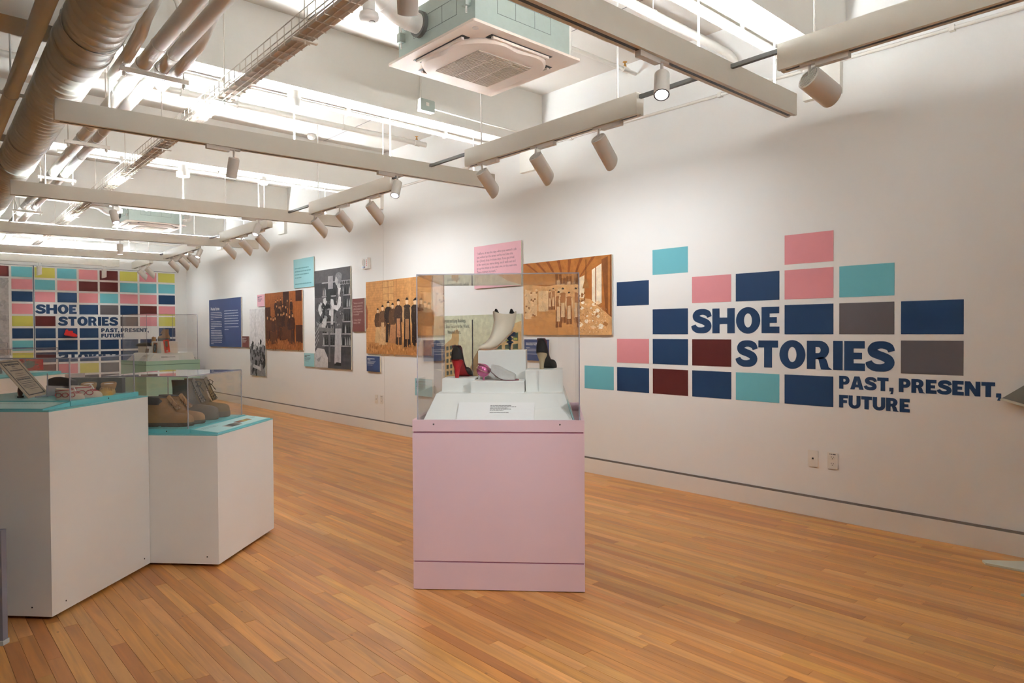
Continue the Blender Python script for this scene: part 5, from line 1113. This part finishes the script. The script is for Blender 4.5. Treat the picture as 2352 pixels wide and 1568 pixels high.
obj('heel_peg', MB().cyl((.032,0,0),(.032,0,.022),.0045,.006,n=12), M_PBALL, t, 40)
obj('ball_band', MB().tube([(.030+.0395*cos(a)*.92, .0395*sin(a), .056-.0395*cos(a)*.40) for a in [i*2*pi/24 for i in range(25)]], .0018, 6), pm('band_gold', (.55,.42,.28), .3, .6), t, 60)
# ------------------------------------------------------------------ mint pedestal in the distance
MC = Vector((3.10,12.196)); mex = Vector((.187,-.982)).normalized(); MF = frame2(tuple(MC-mex*.9), mex)
pedestal('mint green square pedestal in front of the far mural', MF, .90, M_MINT, M_MINTG)
frustum('white sloped base inside the case on the mint pedestal', MF, .03, .855, .16, .8365, 1.012)
riser('long low white block at the left inside the mint case', MF, .10, .47, .24, .42, 1.012, 1.122)
riser('white block holding the portrait card inside the mint case', MF, .50, .82, .28, .56, 1.012, 1.206)
case('clear acrylic case on the mint pedestal', MF, .022, .878, .022, .878, .8365, 1.66)
LE_SUE = pm('suede_tan', (.34,.20,.10), .85, var=.2); LE_BRN = pm('shoe_brown', (.10,.05,.025), .6); LE_ORG = pm('shoe_ochre', (.42,.19,.035), .7)
GN = 'shoes in the mint case'
work_boot('ankle_boot', 'tan suede boot standing highest in the mint case', at(MF,.80,.42,1.206,-170) @ Matrix.Translation((0,0,0)), .25, .20, LE_SUE, pm('sole_grey', (.12,.12,.11), .7), LE_SUE, LE_SUE, GN, False, .05, False)
work_boot('ankle_boot', 'ochre and brown boot beside the tan suede boot in the mint case', at(MF,.44,.36,1.122,165), .23, .15, LE_ORG, LE_BRN, LE_BRN, LE_BRN, GN, False, .02, False)
for i, (x, y, a, lab) in enumerate(((.33,.33,-160,'black low shoe at the left end inside the mint case'),(.42,.29,-150,'black low shoe lying next to the ochre boot in the mint case'))):
    t = thing('low_shoe', lab, 'shoe', mat=at(MF,x,y,1.122,a), group=GN); obj('upper', MB().loft([fring(q*.24, w, h, .014) for q, w, h in ST_M]), M_BLKV, t, 60); obj('sole', MB().prism([(x_,y_,0) for x_, y_ in sole_poly(.24, [(q,w,h) for q,w,h in ST_M])],(0,0,.014)), LE_BLK, t)
def d_port(mb, w, h):
    mb.poly([(w*.5+w*.40*cos(a), h*.5+h*.43*sin(a), .0004) for a in [i*.3 for i in range(21)]], (.035,.035,.038)); mb.poly([(w*.5+w*.13*cos(a), h*.62+h*.13*sin(a), .0005) for a in [i*.5 for i in range(13)]], (.25,.24,.24)); mb.poly([(w*.28,h*.2,.0005),(w*.72,h*.2,.0005),(w*.6,h*.48,.0005),(w*.4,h*.48,.0005)], (.10,.10,.105)); rect(mb, w*.44, w*.54, h*.32, h*.44, .0006, (.5,.48,.46))
bm = lambda x, y, z, lean=.25: basis(MF @ Vector((x,y,z)), (MF.to_3x3() @ Vector((.82,.57,0))), (MF.to_3x3() @ Vector((-.57*lean,.82*lean,1))))
sheet('portrait_card', 'orange card with a dark oval portrait in the mint case', 'card', MF @ Vector((.56,.265,1.015)), MF.to_3x3() @ Vector((1,0,0)), MF.to_3x3() @ Vector((.12,.10,1)), .15, .175, (.40,.15,.05), d_port, 'cards in the mint case')
def d_red(mb, w, h): rect(mb, w*.25, w*.75, h*.45, h*.9, .0004, (.22,.20,.17)); rect(mb, w*.47, w*.53, h*.2, h*.5, .0005, (.12,.1,.1)); mb.poly([(w*.5+w*.2*cos(a), h*.13+h*.06*sin(a), .0006) for a in [i*.7 for i in range(9)]], (.7,.68,.66))
sheet('red_card', 'narrow bright red card leaning at the right in the mint case', 'card', MF @ Vector((.838,.33,1.015)), MF.to_3x3() @ Vector((.1,1,0)), MF.to_3x3() @ Vector((0,-.25,1)), .085, .215, (.62,.05,.025), d_red, 'cards in the mint case')
def d_sm(mb, w, h): rect(mb, w*.1, w*.9, h*.15, h*.85, .0004, (.14,.08,.05))
sheet('photo_card', 'tiny dark photograph leaning on the low block in the mint case', 'card', MF @ Vector((.385,.225,1.015)), MF.to_3x3() @ Vector((1,0,0)), MF.to_3x3() @ Vector((0,.15,1)), .11, .07, (.22,.19,.14), d_sm, 'cards in the mint case')
s2 = math.atan2(1.012-.8365, .16)
label_card('white label card on the left slope inside the mint case', MF @ Matrix.Translation((.50,.06,.8365+.045)) @ Matrix.Rotation(s2,4,'X'), .19, .14, pm('card_grey',(.62,.61,.58),.6), (.9,.9,.9,.8), .05)
label_card('white label card on the right slope inside the mint case', MF @ Matrix(((0,-.30,.954,.8535),(1,0,0,.25),(0,.954,.30,.850),(0,0,0,1))), .32, .13, M_CARD, (.4,.8,.85,.4), .08)

# ------------------------------------------------------------------ two white plinths with cases behind the left plinth
for k, (x, y, lab, wd) in enumerate(((.62,7.55,'white plinth with a red booklet case behind the tall left plinth',.92),(.55,9.9,'white plinth with an empty-looking case farthest back at the left',.80))):
    M = frame2((x,y), (.80,.60)); t = plinth(lab, M, wd, .70, .95, ((.06,.06),(wd-.06,.06),(.06,.6),(wd-.06,.6)))
    base_slab('teal base on the %s hidden plinth at the left' % ('nearer','farther')[k], M, .06, wd-.04, .06, .66, .95, .025)
    case('clear case on the %s hidden plinth at the left' % ('nearer','farther')[k], M, .075, wd-.055, .075, .645, .975, 1.21+.03*k)
    if k == 0:
        def d_book(mb, w, h):
            for j in range(26): a, b = rt.uniform(.04,.9), rt.uniform(.05,.9); rect(mb, w*a, w*(a+.08), h*b, h*(b+.05), .0004+j*1e-5, rt.choice([(.05,.06,.03),(.32,.10,.02),(.30,.02,.02),(.08,.07,.05)]))
            mb.poly([(w*.5+w*.22*cos(a), h*.42+h*.25*sin(a), .0008) for a in [i*.5 for i in range(13)]], (.12,.16,.13))
        sheet('booklet', 'red illustrated booklet propped in the case behind the tall plinth', 'booklet', M @ Vector((.48,.20,.985)), M.to_3x3() @ Vector((.85,-.5,0)), M.to_3x3() @ Vector((-.2,-.10,1)) , .24, .15, (.45,.03,.03), d_book)
        c = thing('green_pouch', 'dark green tapered pouch left of the red booklet', 'pouch', mat=M @ Matrix.Translation((.36,.28,.975)))
        obj('pouch', MB().loft([ell(0,0,.075,.03,0,20), ell(0,0,.065,.035,.05,20), ell(0,0,.05,.025,.13,20)]), pm('pouch_green', (.07,.075,.05), .8), c, 60); obj('drawstring', MB().tube([(-.03,-.02,.13),(0,-.035,.135),(.03,-.02,.13)],.003,6), LE_LACE, c)
# navy and lime bin by the far corner
t = thing('bin', 'navy bin with a lime front panel in the far right corner', 'bin', (4.33,14.9,0), radians(-8)); obj('body', MB().box(0,.36,0,.40,0,.80), pm('bin_navy', (.010,.014,.035), .4), t); obj('lid', MB().loft([[(-.01,-.01,.80),(.37,-.01,.80),(.37,.41,.80),(-.01,.41,.80)],[(.0,.0,.845),(.36,0,.845),(.36,.40,.845),(0,.40,.845)]]), pm('bin_lid', (.008,.010,.020), .4), t); obj('front_panel', MB().box(.02,.27,-.004,0,.05,.76), pm('bin_lime', (.50,.52,.02), .5), t)
# red shoe cut-out on the far mural
t = thing('red_shoe', 'small bright red shoe mounted on the far mural', 'shoe', mat=FM @ Matrix.Translation((2.60-BX0,1.315,.0016)))
P = [(0,.01),(.03,0),(.10,-.012),(.175,-.03),(.215,-.03),(.225,-.005),(.20,.02),(.15,.045),(.145,.085),(.105,.088),(.085,.075),(.05,.115),(.03,.10),(.02,.06)]
obj('upper', MB().prism([(x,y,0) for x, y in P],(0,0,.05)), pm('shoe_red', (.62,.01,.01), .5), t); obj('sole', MB().prism([(0,.01,0),(.03,0,0),(.10,-.012,0),(.175,-.03,0),(.215,-.03,0),(.215,-.042,0),(.17,-.042,0),(.10,-.024,0),(.02,-.010,0)],(0,0,.054)), pm('sole_red', (.35,.01,.01), .5), t)
# lilac board at the left edge, reading stand at the right edge
t = thing('lilac_screen', 'lilac-grey board standing at the lower left edge', 'board', (.352,3.67,0), radians(-42)); obj('panel', MB().box(-.6,0,0,.03,0,.50), pm('lilac_grey', (.20,.19,.23), .7), t); obj('base_rail', MB().box(-.6,.004,-.004,.034,0,.02), pm('lilac_base', (.42,.45,.46), .6), t)
t = thing('reading_stand', 'white-footed reading stand with a sloped grey panel cut by the right edge', 'reading stand', (4.5,.78,0))
FW = pm('stand_white', (.62,.62,.54), .5)
mb = MB(); mb.prism([(.154,.307,.0),(.107,.28,0),(.12,.10,0),(.12,-.35,0),(.30,-.35,0),(.30,.14,0)], (0,0,.012)); obj('foot_plate', mb, FW, t)
mb = MB(); mb.prism([(-.30,.036,0),(-.30,.0,0),(-.05,-.30,0),(.05,-.30,0)], (0,0,.012)); obj('foot_plate', mb, FW, t)
obj('post', MB().box(.16,.22,-.25,-.19,.012,.98), FW, t)
a, b, c, d = Vector((.400,.268,.922)), Vector((.36,-.55,.80)), Vector((-.05,-.60,1.02)), Vector((.17,.10,1.13))
nn = (b-a).cross(c-a).normalized()*.012
a, b, c = Vector((.405,.262,.935)), Vector((.405,-.60,.70)), Vector((.405,-.60,1.60))
obj('sloped_panel', MB().prism([a,b,c],(-.02,0,0)), pm('stand_grey', (.16,.16,.14), .6), t); obj('panel_edge', MB().prism([a+Vector((-.001,.004,0)),b,b+Vector((0,0,-.018)),a+Vector((0,.012,-.012))],(-.03,0,0)), FW, t)
for o in list(bpy.data.objects):
    if 'used' in o: del o['used']
